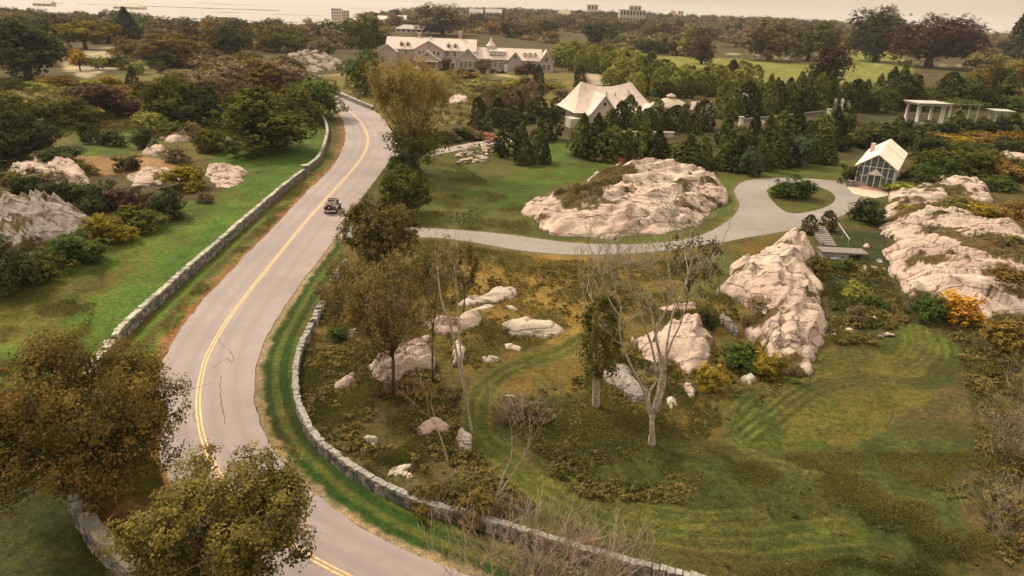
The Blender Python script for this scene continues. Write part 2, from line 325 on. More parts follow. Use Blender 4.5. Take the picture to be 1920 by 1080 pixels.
# ------------------------------------------------------------------ ground zones (albedo colours of what grows there; one has tree shade painted in)
LAWN = (.058, .084, .012); LUSH = (.030, .056, .009); MEADOW = (.092, .064, .017); SCRUB = (.050, .042, .014); OCHRE = (.150, .092, .022)
LITTER = (.120, .058, .020); DIRT = (.135, .085, .045); SAND = (.24, .19, .145); FIELD = (.125, .125, .028); DARK = (.020, .022, .008); MOWN = (.075, .066, .014)
ZONES = [
 ('far', None, (.055, .043, .016)),
 ('field', [(1195, 108), (1300, 104), (1400, 112), (1520, 116), (1660, 112), (1720, 118), (1700, 150), (1540, 160), (1380, 160), (1280, 150), (1200, 130)], FIELD),
 ('field_hill', [(1590, 88), (1640, 78), (1690, 100), (1700, 130), (1590, 130)], FIELD),
 ('leftfield', [(0, 150), (130, 148), (330, 130), (420, 150), (640, 150), (720, 185), (730, 215), (600, 210), (560, 260), (380, 300), (0, 300)], (.085, .072, .02)),
 ('yellow', [(50, 160), (270, 160), (300, 230), (220, 260), (60, 240)], (.12, .10, .022)),
 ('leftgreen', [(110, 235), (290, 230), (300, 262), (240, 290), (150, 290)], (.055, .07, .012)),
 ('sandL', [(128, 92), (225, 88), (230, 120), (160, 148), (120, 130)], SAND),
 ('pathL', [(120, 121), (300, 124), (300, 131), (120, 130)], SAND),
 ('dirtL', [(130, 290), (330, 300), (330, 325), (150, 330)], (.20, .11, .06)),
 ('lawnL', [(-80, 560), (60, 530), (190, 470), (300, 418), (350, 385), (430, 350), (390, 300), (370, 285), (520, 262), (612, 225), (616, 260), (600, 305), (540, 355), (400, 480), (250, 620), (215, 660), (130, 800), (140, 900), (230, 1080), (200, 1200), (-300, 1200)], LAWN),
 ('lushL', [(590, 262), (605, 275), (560, 322), (480, 395), (395, 470), (300, 555), (245, 600), (170, 690), (130, 640), (260, 520), (400, 410), (480, 330), (440, 300)], (.046, .084, .011)),
 ('brownL', [(-60, 560), (120, 520), (260, 500), (180, 560), (60, 620), (-60, 680)], (.070, .066, .012)),
 ('shade', [(-300, 840), (0, 850), (130, 860), (180, 1000), (210, 1080), (180, 1200), (-300, 1200)], (.034, .036, .010)),  # tree shade painted into the turf colour as a darker olive
 ('vergeL', [(648, 225), (655, 260), (640, 305), (600, 340), (500, 440), (375, 570), (316, 650), (295, 740), (290, 860), (310, 930), (400, 1050), (300, 1120), (180, 1020), (139, 900), (150, 780), (218, 650), (330, 540), (500, 388), (600, 303), (616, 256), (606, 222)], (.060, .052, .014)),
 ('litter', [(318, 930), (400, 1050), (300, 1100), (200, 1050), (150, 960), (150, 880), (290, 860)], LITTER),
 ('estate', [(742, 262), (800, 292), (930, 268), (990, 270), (1030, 262), (1200, 300), (1400, 332), (1620, 300), (1720, 330), (1700, 420), (1560, 425), (1400, 450), (1200, 462), (1000, 450), (790, 432), (700, 425), (690, 350), (735, 300)], (.056, .058, .013)),
 ('estate_lush', [(1030, 262), (1120, 300), (1180, 318), (1050, 345), (980, 385), (900, 400), (870, 360), (990, 320)], (.046, .072, .010)),
 ('nicelawn', [(1500, 290), (1600, 305), (1612, 345), (1530, 332), (1400, 330), (1370, 345), (1376, 400), (1340, 430), (1330, 350), (1420, 318)], (.055, .066, .013)),
 ('gap', [(1295, 245), (1340, 245), (1340, 280), (1300, 290)], (.07, .08, .014)),
 ('slope', [(720, 130), (1030, 135), (1100, 140), (1080, 190), (980, 215), (740, 250), (640, 190), (600, 145)], (.105, .080, .022)),
 ('centre', [(640, 455), (790, 447), (1000, 478), (1200, 478), (1400, 450), (1530, 430), (1520, 520), (1560, 700), (1450, 760), (1350, 850), (1100, 850), (950, 760), (900, 740), (700, 940), (560, 760), (566, 650), (620, 520)], MEADOW),
 ('ochre', [(860, 500), (1100, 470), (1110, 600), (1070, 650), (900, 600), (830, 560)], OCHRE),
 ('centre_g', [(1300, 480), (1400, 470), (1360, 560), (1290, 560)], (.06, .062, .016)),
 ('meadow2', [(560, 650), (700, 640), (900, 720), (940, 850), (1000, 930), (900, 980), (770, 950), (600, 845), (552, 740)], (.064, .050, .018)),
 ('low', [(940, 760), (1100, 740), (1250, 820), (1420, 830), (1920, 760), (2100, 1200), (900, 1200), (770, 950), (1000, 900)], (.044, .044, .011)),
 ('lowdark', [(1250, 860), (1900, 800), (2000, 1150), (1150, 1000)], (.042, .046, .011)),
 ('rightscrub', [(1540, 430), (1660, 430), (1700, 590), (1640, 640), (1560, 640)], (.030, .034, .012)),
 ('ring', [(1400, 740), (1520, 680), (1640, 640), (1720, 600), (1790, 650), (1760, 720), (1650, 770), (1600, 850), (1450, 850), (1360, 830)], (.046, .052, .010)),
 ('ringmid', [(1470, 760), (1560, 700), (1660, 690), (1740, 740), (1640, 830), (1470, 830)], (.072, .064, .014)),
 ('rightrough', [(1700, 330), (1920, 280), (2100, 330), (2100, 800), (1840, 720), (1790, 620), (1700, 580), (1680, 420)], (.055, .045, .016)),
 ('orange', [(1740, 245), (1920, 250), (1960, 300), (1760, 300)], (.15, .085, .025)),
 ('rightedge', [(1800, 700), (2100, 700), (2100, 1200), (1840, 1200)], (.060, .046, .018)),
 ('garden', [(1060, 240), (1500, 240), (1700, 200), (1920, 210), (1920, 250), (1700, 270), (1590, 300), (1400, 325), (1060, 300)], (.035, .032, .012)),
]
STROKES = [   # mown tracks and beaten strips: polyline, half width m, colour
 ([(1110, 630), (1020, 672), (945, 700), (905, 735), (890, 775), (900, 820), (950, 860), (1000, 905), (1060, 945), (1150, 980), (1300, 1005), (1450, 1010), (1600, 995)], .85, (.050, .056, .011)),
]
def tracks(pts, offs, hw, c):
    l = smooth_line(GP(pts), 1.0); d = np.gradient(l, axis=0); d /= np.linalg.norm(d[:, :2], axis=1)[:, None]
    for o in offs: STROKES.append((l + np.c_[-d[:, 1], d[:, 0], 0 * d[:, 0]] * o, hw, c))
tracks([(1110, 630), (1020, 672), (945, 700), (905, 735), (890, 775), (900, 820), (950, 860), (1000, 905), (1060, 945), (1150, 980), (1300, 1005), (1450, 1010), (1600, 995)], (-.95, 0, .95), .11, (.088, .084, .018))
tracks([(985, 880), (1060, 925), (1160, 962), (1300, 990), (1450, 992)], (0, .5, 1.0, 1.5), .10, (.090, .085, .020))
tracks([(1370, 815), (1440, 750), (1520, 690), (1600, 676), (1700, 690), (1745, 655), (1735, 610)], (-1.2, -.6, 0, .7, 1.4, 2.1), .13, (.092, .092, .020))
tracks([(1380, 830), (1450, 790), (1540, 730), (1640, 715), (1740, 720), (1790, 670), (1770, 620)], (-.5, .2, .9), .12, (.026, .034, .007))
tracks([(1365, 820), (1400, 850), (1480, 880), (1600, 890)], (0, .6), .10, (.10, .095, .028))
tracks([(1040, 268), (1120, 305), (1190, 322)], (0, 1.2, 2.4, 3.6), .3, (.085, .11, .016))
tracks([(1080, 262), (1180, 300)], (-14, -11, -8), .5, (.05, .075, .012))
tracks([(560, 345), (400, 470), (250, 610), (180, 700)], (1.5, 3.2, 5, 7, 9.5), .35, (.060, .095, .013))
tracks([(600, 290), (440, 330), (300, 430)], (3, 5, 8), .4, (.058, .088, .014))
tracks([(470, 318), (540, 321), (585, 318)], (0,), .3, (.085, .12, .03))
tracks([(1345, 100), (1420, 104), (1500, 113), (1600, 119), (1720, 122), (1800, 123)], (0,), 1.2, (.34, .27, .19))
tracks([(905, 137), (950, 142), (985, 152), (1000, 168), (1008, 190)], (0,), 2.2, (.24, .195, .15))
tracks([(1098, 128), (1112, 140), (1124, 158)], (0,), 3.0, (.24, .195, .16))
tracks([(390, 162), (470, 150), (640, 140)], (0,), 1.5, (.25, .2, .14))
def build_ground():
    ang = np.r_[np.linspace(-180, -50, 30)[:-1], np.linspace(-50, 50, 620), np.linspace(50, 180, 30)[1:]] * math.pi / 180
    rad = np.r_[np.linspace(3, 26, 14)[:-1], np.geomspace(26, 480, 560)[:-1], np.geomspace(480, 5000, 110)]
    A, R = np.meshgrid(ang, rad, indexing='ij'); X = R * np.sin(A); Y = R * np.cos(A)
    na, nr = A.shape; x = X.ravel(); y = Y.ravel()
    col = np.zeros((x.size, 3)); col[:] = ZONES[0][2]
    jx = x + (fbm(x / 2.5, y / 2.5, 21, 4) - .5) * 3.2; jy = y + (fbm(x / 2.5, y / 2.5, 33, 4) - .5) * 3.2
    near = (y > 5) & (y < 900) & (np.abs(x) < y * 1.2 + 30)
    idx = np.where(near)[0]
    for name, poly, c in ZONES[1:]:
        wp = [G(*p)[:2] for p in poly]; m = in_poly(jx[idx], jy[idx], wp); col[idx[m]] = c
    for pts, hw, c in STROKES:
        l = smooth_line(GP(pts), 1.0) if isinstance(pts, list) else pts; d = d_line(jx[idx] * .12 + x[idx] * .88, jy[idx] * .12 + y[idx] * .88, l)
        w = (1 - sstep(hw * .7, hw * 1.25, d))[:, None]; col[idx] = col[idx] * (1 - w) + np.array(c) * w
    # soften, then large-scale patchiness of the turf
    C = col.reshape(na, nr, 3)
    for _ in range(1):
        C[1:-1, 1:-1] = (C[1:-1, 1:-1] * 2 + C[:-2, 1:-1] + C[2:, 1:-1] + C[1:-1, :-2] + C[1:-1, 2:]) / 6
    col = C.reshape(-1, 3)
    dR = np.full(x.size, 99.0); sel = idx[(y[idx] < 260) & (np.abs(x[idx]) < 90)]
    drr = d_line(x[sel], y[sel], wRR); drl = d_line(x[sel], y[sel], wRL)
    jit = (fbm(x[sel] / .9, y[sel] / .9, 40, 3) - .5)
    inr = in_poly(x[sel], y[sel], ROADPOLY)
    # mown verge between the road and the right wall: lush, striped along the road
    wall = smooth_line(GP(WALLS['ruin'] + WALLS['ruin2'] + WALLS['verge']), 1.0)
    vpoly = np.vstack([wRR[(wRR[:, 1] < 100)], wall[::-1]]) if True else None
    RRn = np.array([p for p in wRR if G(640, 440)[1] > p[1]]); vpoly = np.vstack([RRn, wall[::-1]])
    vg = in_poly(x[sel], y[sel], vpoly) & ~inr
    stripe = .5 + .5 * np.sin(drr * 5.2 + jit * 1.2)
    stripe = sstep(.35, .75, stripe)[:, None]; cv = np.array([.022, .044, .007]) * (1 - stripe) + np.array([.064, .074, .014]) * stripe
    col[sel[vg]] = cv[vg]
    k = (1 - sstep(.25, .75, drr + jit * .9)) * ~inr * (y[sel] < G(640, 440)[1]); k = k[:, None]
    col[sel] = col[sel] * (1 - k) + np.array([.21, .155, .095]) * k
    # left shoulder: leaf litter and worn earth against the asphalt
    k = (1 - sstep(.3, 1.5, drl + jit * 1.8)) * ~inr; k = k[:, None]
    col[sel] = col[sel] * (1 - k) + np.array([.155, .075, .030]) * k
    # worn edge beside the drives
    for l in (wD1, wD2):
        dd = d_line(x[sel], y[sel], l); k = ((1 - sstep(.2, .9, dd + jit * .8)) * .7)[:, None] * (~inr)[:, None]
        col[sel] = col[sel] * (1 - k) + np.array([.115, .085, .035]) * k
    pn = fbm(x / 7, y / 7, 50, 4); pn2 = fbm(x / 1.3, y / 1.3, 60, 3)
    col *= (0.62 + .75 * pn)[:, None] * (.75 + .5 * pn2)[:, None]
    br = sstep(.5, .75, fbm(x / 4.5, y / 4.5, 70, 4))[:, None] * .45
    col = col * (1 - br) + col.mean(1, keepdims=True) * np.array([1.6, 1.12, .34]) * br
    z = terrain(x, y)
    # rough ground away from every paved line
    dpath = np.full(x.size, 60.0)
    s2 = sel; dd = np.minimum(drr, drl); dd = np.where(inr, 0, dd)
    for l in (wD1, wD2): dd = np.minimum(dd, np.where(in_poly(x[s2], y[s2], l) & (l is wD1), 0, d_line(x[s2], y[s2], l)))
    dpath[s2] = dd
    amp = sstep(2.0, 7, dpath) * (y < 420)
    z = z + amp * ((fbm(x / 6, y / 6, 80, 4) - .5) * .7 + (fbm(x / 1.2, y / 1.2, 81, 2) - .5) * .14)
    V = np.stack([x, y, z], 1)
    i, j = np.meshgrid(np.arange(na - 1), np.arange(nr - 1), indexing='ij'); a = (i * nr + j).ravel()
    me = np_mesh('ground', V, np.stack([a, a + 1, a + nr + 1, a + nr], 1), True)
    at = me.color_attributes.new('turf', 'FLOAT_COLOR', 'POINT'); at.data.foreach_set('color', np.c_[np.clip(col, 0, 1), np.ones(len(col))].astype(np.float32).ravel())
    m, t, b = newmat('turf')
    ca = N(t, 'ShaderNodeAttribute', attribute_name='turf'); g = N(t, 'ShaderNodeNewGeometry').outputs['Position']
    n1 = N(t, 'ShaderNodeTexNoise', Scale=2.2, Detail=8.0, Roughness=.75); t.links.new(g, n1.inputs[0])
    n2 = N(t, 'ShaderNodeTexNoise', Scale=9.0, Detail=5.0, Roughness=.8); t.links.new(g, n2.inputs[0])
    n3 = N(t, 'ShaderNodeTexNoise', Scale=.35, Detail=5.0); t.links.new(g, n3.inputs[0])
    c = mixc(t, 'MULTIPLY', 1.0, ca.outputs['Color'], ramp(t, n1.outputs[0], [(.3, (.42, .44, .42)), (.5, (1, 1, 1)), (.72, (1.75, 1.65, 1.4))]))
    c = mixc(t, 'MULTIPLY', 1.0, c, ramp(t, n2.outputs[0], [(.34, (.45, .5, .42)), (.5, (1, 1, 1)), (.68, (1.8, 1.7, 1.6))]))
    c = mixc(t, 'MULTIPLY', .6, c, ramp(t, n3.outputs[0], [(.35, (.8, .95, .8)), (.65, (1.3, 1.1, .95))]))
    t.links.new(c, b.inputs['Base Color']); b.inputs['Roughness'].default_value = .95; b.inputs['Specular IOR Level'].default_value = .1
    bp = N(t, 'ShaderNodeBump', Strength=.7, Distance=.18); t.links.new(n1.outputs[0], bp.inputs['Height']); t.links.new(bp.outputs[0], b.inputs['Normal'])
    return tag(link('ground', me, m), 'grassed estate ground of lawns, meadow and brown scrub', 'ground', kind='structure')
GROUND = build_ground()

# sea and marsh water
V = [(-7000, 500, -1.5), (8000, 500, -1.5), (8000, 9000, -1.5), (-7000, 9000, -1.5)]
m, t, b = newmat('sea_water'); b.inputs['Base Color'].default_value = (.30, .235, .18, 1); b.inputs['Roughness'].default_value = .22
n = N(t, 'ShaderNodeTexNoise', Scale=.05, Detail=4.0); t.links.new(N(t, 'ShaderNodeNewGeometry').outputs['Position'], n.inputs[0])
bp = N(t, 'ShaderNodeBump', Strength=.05, Distance=.5); t.links.new(n.outputs[0], bp.inputs['Height']); t.links.new(bp.outputs[0], b.inputs['Normal'])
tag(link('water', np_mesh('water', V, [(0, 1, 2, 3)]), m), 'pale bay water and marsh creeks along the horizon', 'water', kind='structure')

# ------------------------------------------------------------------ asphalt
def asphalt(name, base, tracks=True):
    m, t, b = newmat(name); g = N(t, 'ShaderNodeNewGeometry').outputs['Position']
    n1 = N(t, 'ShaderNodeTexNoise', Scale=.12, Detail=5.0); t.links.new(g, n1.inputs[0])
    n2 = N(t, 'ShaderNodeTexNoise', Scale=14.0, Detail=4.0, Roughness=.8); t.links.new(g, n2.inputs[0])
    n3 = N(t, 'ShaderNodeTexNoise', Scale=.9, Detail=7.0, Roughness=.7); t.links.new(g, n3.inputs[0])
    c = ramp(t, n1.outputs[0], [(.35, tuple(x * .88 for x in base)), (.65, tuple(x * 1.1 for x in base))])
    c = mixc(t, 'MULTIPLY', .5, c, ramp(t, n2.outputs[0], [(.35, (.75, .75, .75)), (.65, (1.15, 1.15, 1.15))]))
    c = mixc(t, 'MULTIPLY', .7, c, ramp(t, n3.outputs[0], [(.3, (.84, .83, .82)), (.6, (1.04, 1.03, 1.02))]))
    wa = N(t, 'ShaderNodeAttribute', attribute_name='wear'); wm = mixc(t, 'MULTIPLY', 1.0, wa.outputs['Fac'], n3.outputs[0]); c = mixc(t, 'MIX', ramp(t, wm, [(.1, (0, 0, 0)), (.6, (.6, .6, .6))]), c, tuple(x * .74 for x in base))
    t.links.new(c, b.inputs['Base Color']); b.inputs['Roughness'].default_value = .8; b.inputs['Specular IOR Level'].default_value = .3
    bp = N(t, 'ShaderNodeBump', Strength=.25, Distance=.02); t.links.new(n2.outputs[0], bp.inputs['Height']); t.links.new(bp.outputs[0], b.inputs['Normal'])
    return m
ROADM = asphalt('worn_asphalt', (.245, .190, .166)); DRIVEM = asphalt('drive_asphalt', (.215, .180, .150))
def fill_flat(name, ring, mat, z, holes=()):
    bm = bmesh.new(); es = []
    for rg in [ring] + list(holes):
        vs = [bm.verts.new((p[0], p[1], z)) for p in rg]
        es += [bm.edges.new((vs[i], vs[(i + 1) % len(vs)])) for i in range(len(vs))]
    bmesh.ops.triangle_fill(bm, edges=es, use_beauty=True)
    for f in bm.faces:
        if f.normal.z < 0: f.normal_flip()
    me = bpy.data.meshes.new(name); bm.to_mesh(me); bm.free(); return link(name, me, mat)
# ragged asphalt edges
def ragged(l, a, s):
    l = np.array(l); return l + np.c_[(fbm(l[:, 0] / .9, l[:, 1] / .9, s, 3) - .5) * a, (fbm(l[:, 0] / .9, l[:, 1] / .9, s + 9, 3) - .5) * a, 0 * l[:, 0]]
rl = ragged(wRL, .5, 3); rr = ragged(wRR, .25, 5)
def clean(r): return [p for i, p in enumerate(r) if i == 0 or np.hypot(*(p[:2] - r[i - 1][:2])) > .05]
ring = clean(np.vstack([smooth_line(rl, .6), smooth_line(rr, .6)[::-1]]))
def road_strip():
    n, m = 420, 24; A = resample(smooth_line(rl, .6), n); B = resample(smooth_line(rr, .6), n); T = np.linspace(0, 1, m + 1); V = A[:, None, :] * (1 - T)[None, :, None] + B[:, None, :] * T[None, :, None]
    cl = d_line(V[:, :, 0], V[:, :, 1], wYC); V[:, :, 2] = .045; w = m + 1
    i, j = np.meshgrid(np.arange(n - 1), np.arange(m), indexing='ij'); a = (i * w + j).ravel(); Fc = np.stack([a, a + 1, a + w + 1, a + w], 1)
    me = np_mesh('road', V.reshape(-1, 3), Fc); wear = np.exp(-((cl - .95) / .38) ** 2) + np.exp(-((cl - 2.45) / .38) ** 2); at = me.attributes.new('wear', 'FLOAT', 'POINT'); at.data.foreach_set('value', wear.ravel().astype(np.float32)); return link('road', me, ROADM)
tag(road_strip(), 'curving two-lane asphalt road', 'road', kind='structure')
ringd = clean(ragged(wD1, .3, 12)); tag(fill_flat('driveway', ringd, DRIVEM, .030, [clean(wISL)[:-1]]), 'asphalt drive with a turning loop', 'driveway', kind='structure')
def ribbon(l, w, z, off=0):
    l = np.asarray(l); d = np.gradient(l, axis=0); d /= np.linalg.norm(d[:, :2], axis=1)[:, None]; nrm = np.c_[-d[:, 1], d[:, 0], 0 * d[:, 0]]
    w = np.broadcast_to(w, (len(l),))[:, None]
    A = l + nrm * (off - w / 2); B = l + nrm * (off + w / 2); A[:, 2] = B[:, 2] = z
    V = np.empty((2 * len(l), 3)); V[0::2] = A; V[1::2] = B
    return V, [(2 * i, 2 * i + 1, 2 * i + 3, 2 * i + 2) for i in range(len(l) - 1)]
V, Fc = ribbon(wD2, 3.6, .036); tag(link('upper_drive', np_mesh('upper_drive', V, Fc), asphalt('old_asphalt', (.26, .21, .17))), 'upper asphalt drive', 'driveway', kind='structure')
YEL = plain('worn_yellow_paint', (.62, .36, .13), .7, .4, 6.0)
V1, F1 = ribbon(wYC, .11, .053, -.12); V2, F2 = ribbon(wYC, .11, .053, .12)
tag(link('road_markings', np_mesh('road_markings', np.vstack([V1, V2]), np.vstack([F1, np.array(F2) + len(V1)])), YEL), 'double yellow centre line', 'road marking', kind='structure')
# asphalt crack sealing lines
TAR = plain('tar_sealant', (.07, .058, .056), .7)
def crack(pts, w, name='road_crack'):
    l = smooth_line(GP(pts), .25); l[:, 0] += (fbm(l[:, 0] * 1.5, l[:, 1] * 1.5, 8) - .5) * .3
    V, Fc = ribbon(l, w * (.5 + vnoise(l[:, 0] * 3, l[:, 1] * 3, 4)), .0515); return V, np.array(Fc)
off = 0; VV = []; FF = []
for pts, w in (([(410, 636), (418, 650), (432, 660), (437, 672), (434, 682), (426, 672)], .06), ([(426, 672), (410, 682), (392, 696)], .05), ([(415, 705), (413, 730), (416, 760), (420, 780), (423, 796)], .06), ([(365, 772), (363, 782), (368, 792)], .06), ([(520, 430), (524, 424), (530, 415)], .05), ([(655, 330), (662, 322), (670, 312)], .07)):
    v, f = crack(pts, w); VV.append(v); FF.append(f + off); off += len(v)
tag(link('road_crack', np_mesh('road_crack', np.vstack(VV), np.vstack(FF)), TAR), 'dark tar-sealed cracks in the asphalt', 'road crack', kind='structure')

# ------------------------------------------------------------------ dry stone walls
STONE = []
for i, c in enumerate(((.17, .15, .12), (.10, .09, .075), (.25, .22, .18))): STONE.append(plain(f'fieldstone_{i}', c, .9, .35, 2.5, .6))
CAPM = plain('cap_stone', (.34, .31, .22), .9, .3, 1.6, .5); CAPD = plain('lichen_cap_stone', (.34, .29, .22), .9, .35, 3.0, .6); CAPG = plain('grey_cap_stone', (.23, .205, .165), .9, .4, 3.5, .7)
def rough_block(mb, c, ax, ay, az, hx, hy, hz, rnd):
    o = len(mb.v); mb.obox(c, ax, ay, az, hx, hy, hz)
    for k in range(o, o + 8):
        v = mb.v[k]; mb.v[k] = tuple(v[q] + rnd.uniform(-1, 1) * min(hx, hy, hz) * .38 for q in range(3))
def stone_wall(pts, label, h=1.05, th=.6, cap=True, seed=1, capm=None, seg=.45, ruin=False):
    rnd = random.Random(seed); l = smooth_line(GP(pts), seg); mid = l[len(l) // 2]
    root = empty('stone_wall', (mid[0], mid[1], 0)); tag(root, label, 'stone wall', 'dry stone walls along the road')
    core = MB(); st = MB(); cp = MB(); l = l - np.array([mid[0], mid[1], 0])
    nc = max(1, round((h - .15) / .24))
    for i in range(len(l) - 1):
        a, b = l[i], l[i + 1]; d = (b - a); L_ = np.linalg.norm(d); d = d / L_; nrm = np.array([-d[1], d[0], 0]); up = np.array([0, 0, 1.0]); c = (a + b) / 2
        hh = h + (fbm(c[0] / 3 + 50, c[1] / 3, seed) - .5) * (.9 if ruin else .16)
        core.obox(c + up * (hh * .45 - .1), d, nrm, up, L_ * .52, th * .38, hh * .45)
        ch = hh / nc
        for side in (-1, 1):
            for k in range(nc):
                rough_block(st, c + d * rnd.uniform(-.1, .1) * L_ + nrm * side * th * (.37 + .04 * rnd.random()) + up * (ch * (k + .5)), d, nrm, up, L_ * rnd.uniform(.38, .56), th * .15, ch * rnd.uniform(.38, .54), rnd)
        if cap:
            rough_block(cp, c + up * (hh + .04 + rnd.uniform(-.02, .03)) + nrm * rnd.uniform(-.05, .05), d, nrm, up, L_ * rnd.uniform(.44, .54), th * rnd.uniform(.42, .56), .09, rnd)
        elif rnd.random() < .8:
            rough_block(st, c + nrm * rnd.uniform(-.12, .12) + up * (hh + .02), d, nrm, up, L_ * rnd.uniform(.35, .5), th * .34, .12, rnd)
    core.build('wall_core', STONE[1], root)
    o = st.build('wall_stones', STONE[0], root); me = o.data; me.materials.append(STONE[1]); me.materials.append(STONE[2])
    q = np.repeat([rnd.choice((0, 0, 1, 1, 2)) for _ in range(len(me.polygons) // 6 + 1)], 6)[:len(me.polygons)]
    me.polygons.foreach_set('material_index', q.astype(np.int32))
    if cap:
        o = cp.build('wall_cap', capm or CAPM, root); o.data.materials.append(STONE[0]); o.data.materials.append(STONE[2]); npf = len(o.data.polygons); q = np.repeat([rnd.choice((0, 0, 0, 1, 2)) for _ in range(npf // 6 + 1)], 6)[:npf]; o.data.polygons.foreach_set('material_index', q.astype(np.int32))
    return root
stone_wall(WALLS['far_left'], 'long pale-capped dry stone wall running between the left lawn and the road', 1.0, .5, seed=2)
stone_wall(WALLS['far_left2'], 'short curved end of stone wall bending beside the bright bend of the left lawn', 1.0, .5, seed=3)
stone_wall(WALLS['near_left'], 'stone wall curving beneath the large rust tree in the lower left corner', 1.15, .75, seed=4, capm=CAPD)
stone_wall(WALLS['verge'], 'grey dry stone wall curving round the mown verge to the bottom edge', .70, .42, seed=5, capm=CAPG, seg=.38)
stone_wall(WALLS['ruin'], 'short low tumbled length of stone wall under the large roadside oak', .5, .6, False, seed=7, ruin=True)
stone_wall(WALLS['ruin2'], 'low broken stone wall stretch leading up to the curved verge wall', .55, .6, False, seed=8, ruin=True)
stone_wall(WALLS['road_top'], 'stone wall on the far side of the road bend at the top of the road', 1.0, .6, seed=9, seg=.9)
# stone gate pier at the break in the left wall
p = G(573, 326); mb = MB(); mb.box(-.45, .45, -.45, .45, -.1, 1.35); r_ = empty('stone_pier', p, .7); tag(r_, 'square stone pier at the break in the left wall', 'stone pier')
mb.build('pier_shaft', STONE[0], r_); MB().box(-.55, .55, -.55, .55, 1.35, 1.5).build('pier_cap', CAPM, r_)

# ------------------------------------------------------------------ ledges and boulders
ROCKW = rock_mat('pink_granite', (.70, .525, .405)); ROCKG = rock_mat('grey_granite', (.40, .325, .275)); ROCKP = rock_mat('pale_granite', (.72, .59, .45))
def blocks(u, v, s):
    u = u + (fbm(u * .9, v * .9, s + 50, 3) - .5) * .7; v = v + (fbm(u * .9 + 9, v * .9, s + 60, 3) - .5) * .7
    iu = np.floor(u); iv = np.floor(v); D1 = np.full(u.shape, 9.0); D2 = np.full(u.shape, 9.0); I = np.zeros(u.shape); J = np.zeros(u.shape); CU = np.zeros(u.shape); CV = np.zeros(u.shape)
    for a in (-1, 0, 1):
        for b in (-1, 0, 1):
            cu = iu + a + _hash(iu + a, iv + b, s); cv = iv + b + _hash(iu + a, iv + b, s + 1); d = np.hypot(u - cu, v - cv); m = d < D1
            D2 = np.where(m, D1, np.minimum(D2, d)); I = np.where(m, iu + a, I); J = np.where(m, iv + b, J); CU = np.where(m, cu, CU); CV = np.where(m, cv, CV); D1 = np.where(m, d, D1)
    return _hash(I, J, s + 2), (_hash(I, J, s + 3) - .5) * (u - CU) * 2, (_hash(I, J, s + 4) - .35) * (v - CV) * 2, D2 - D1
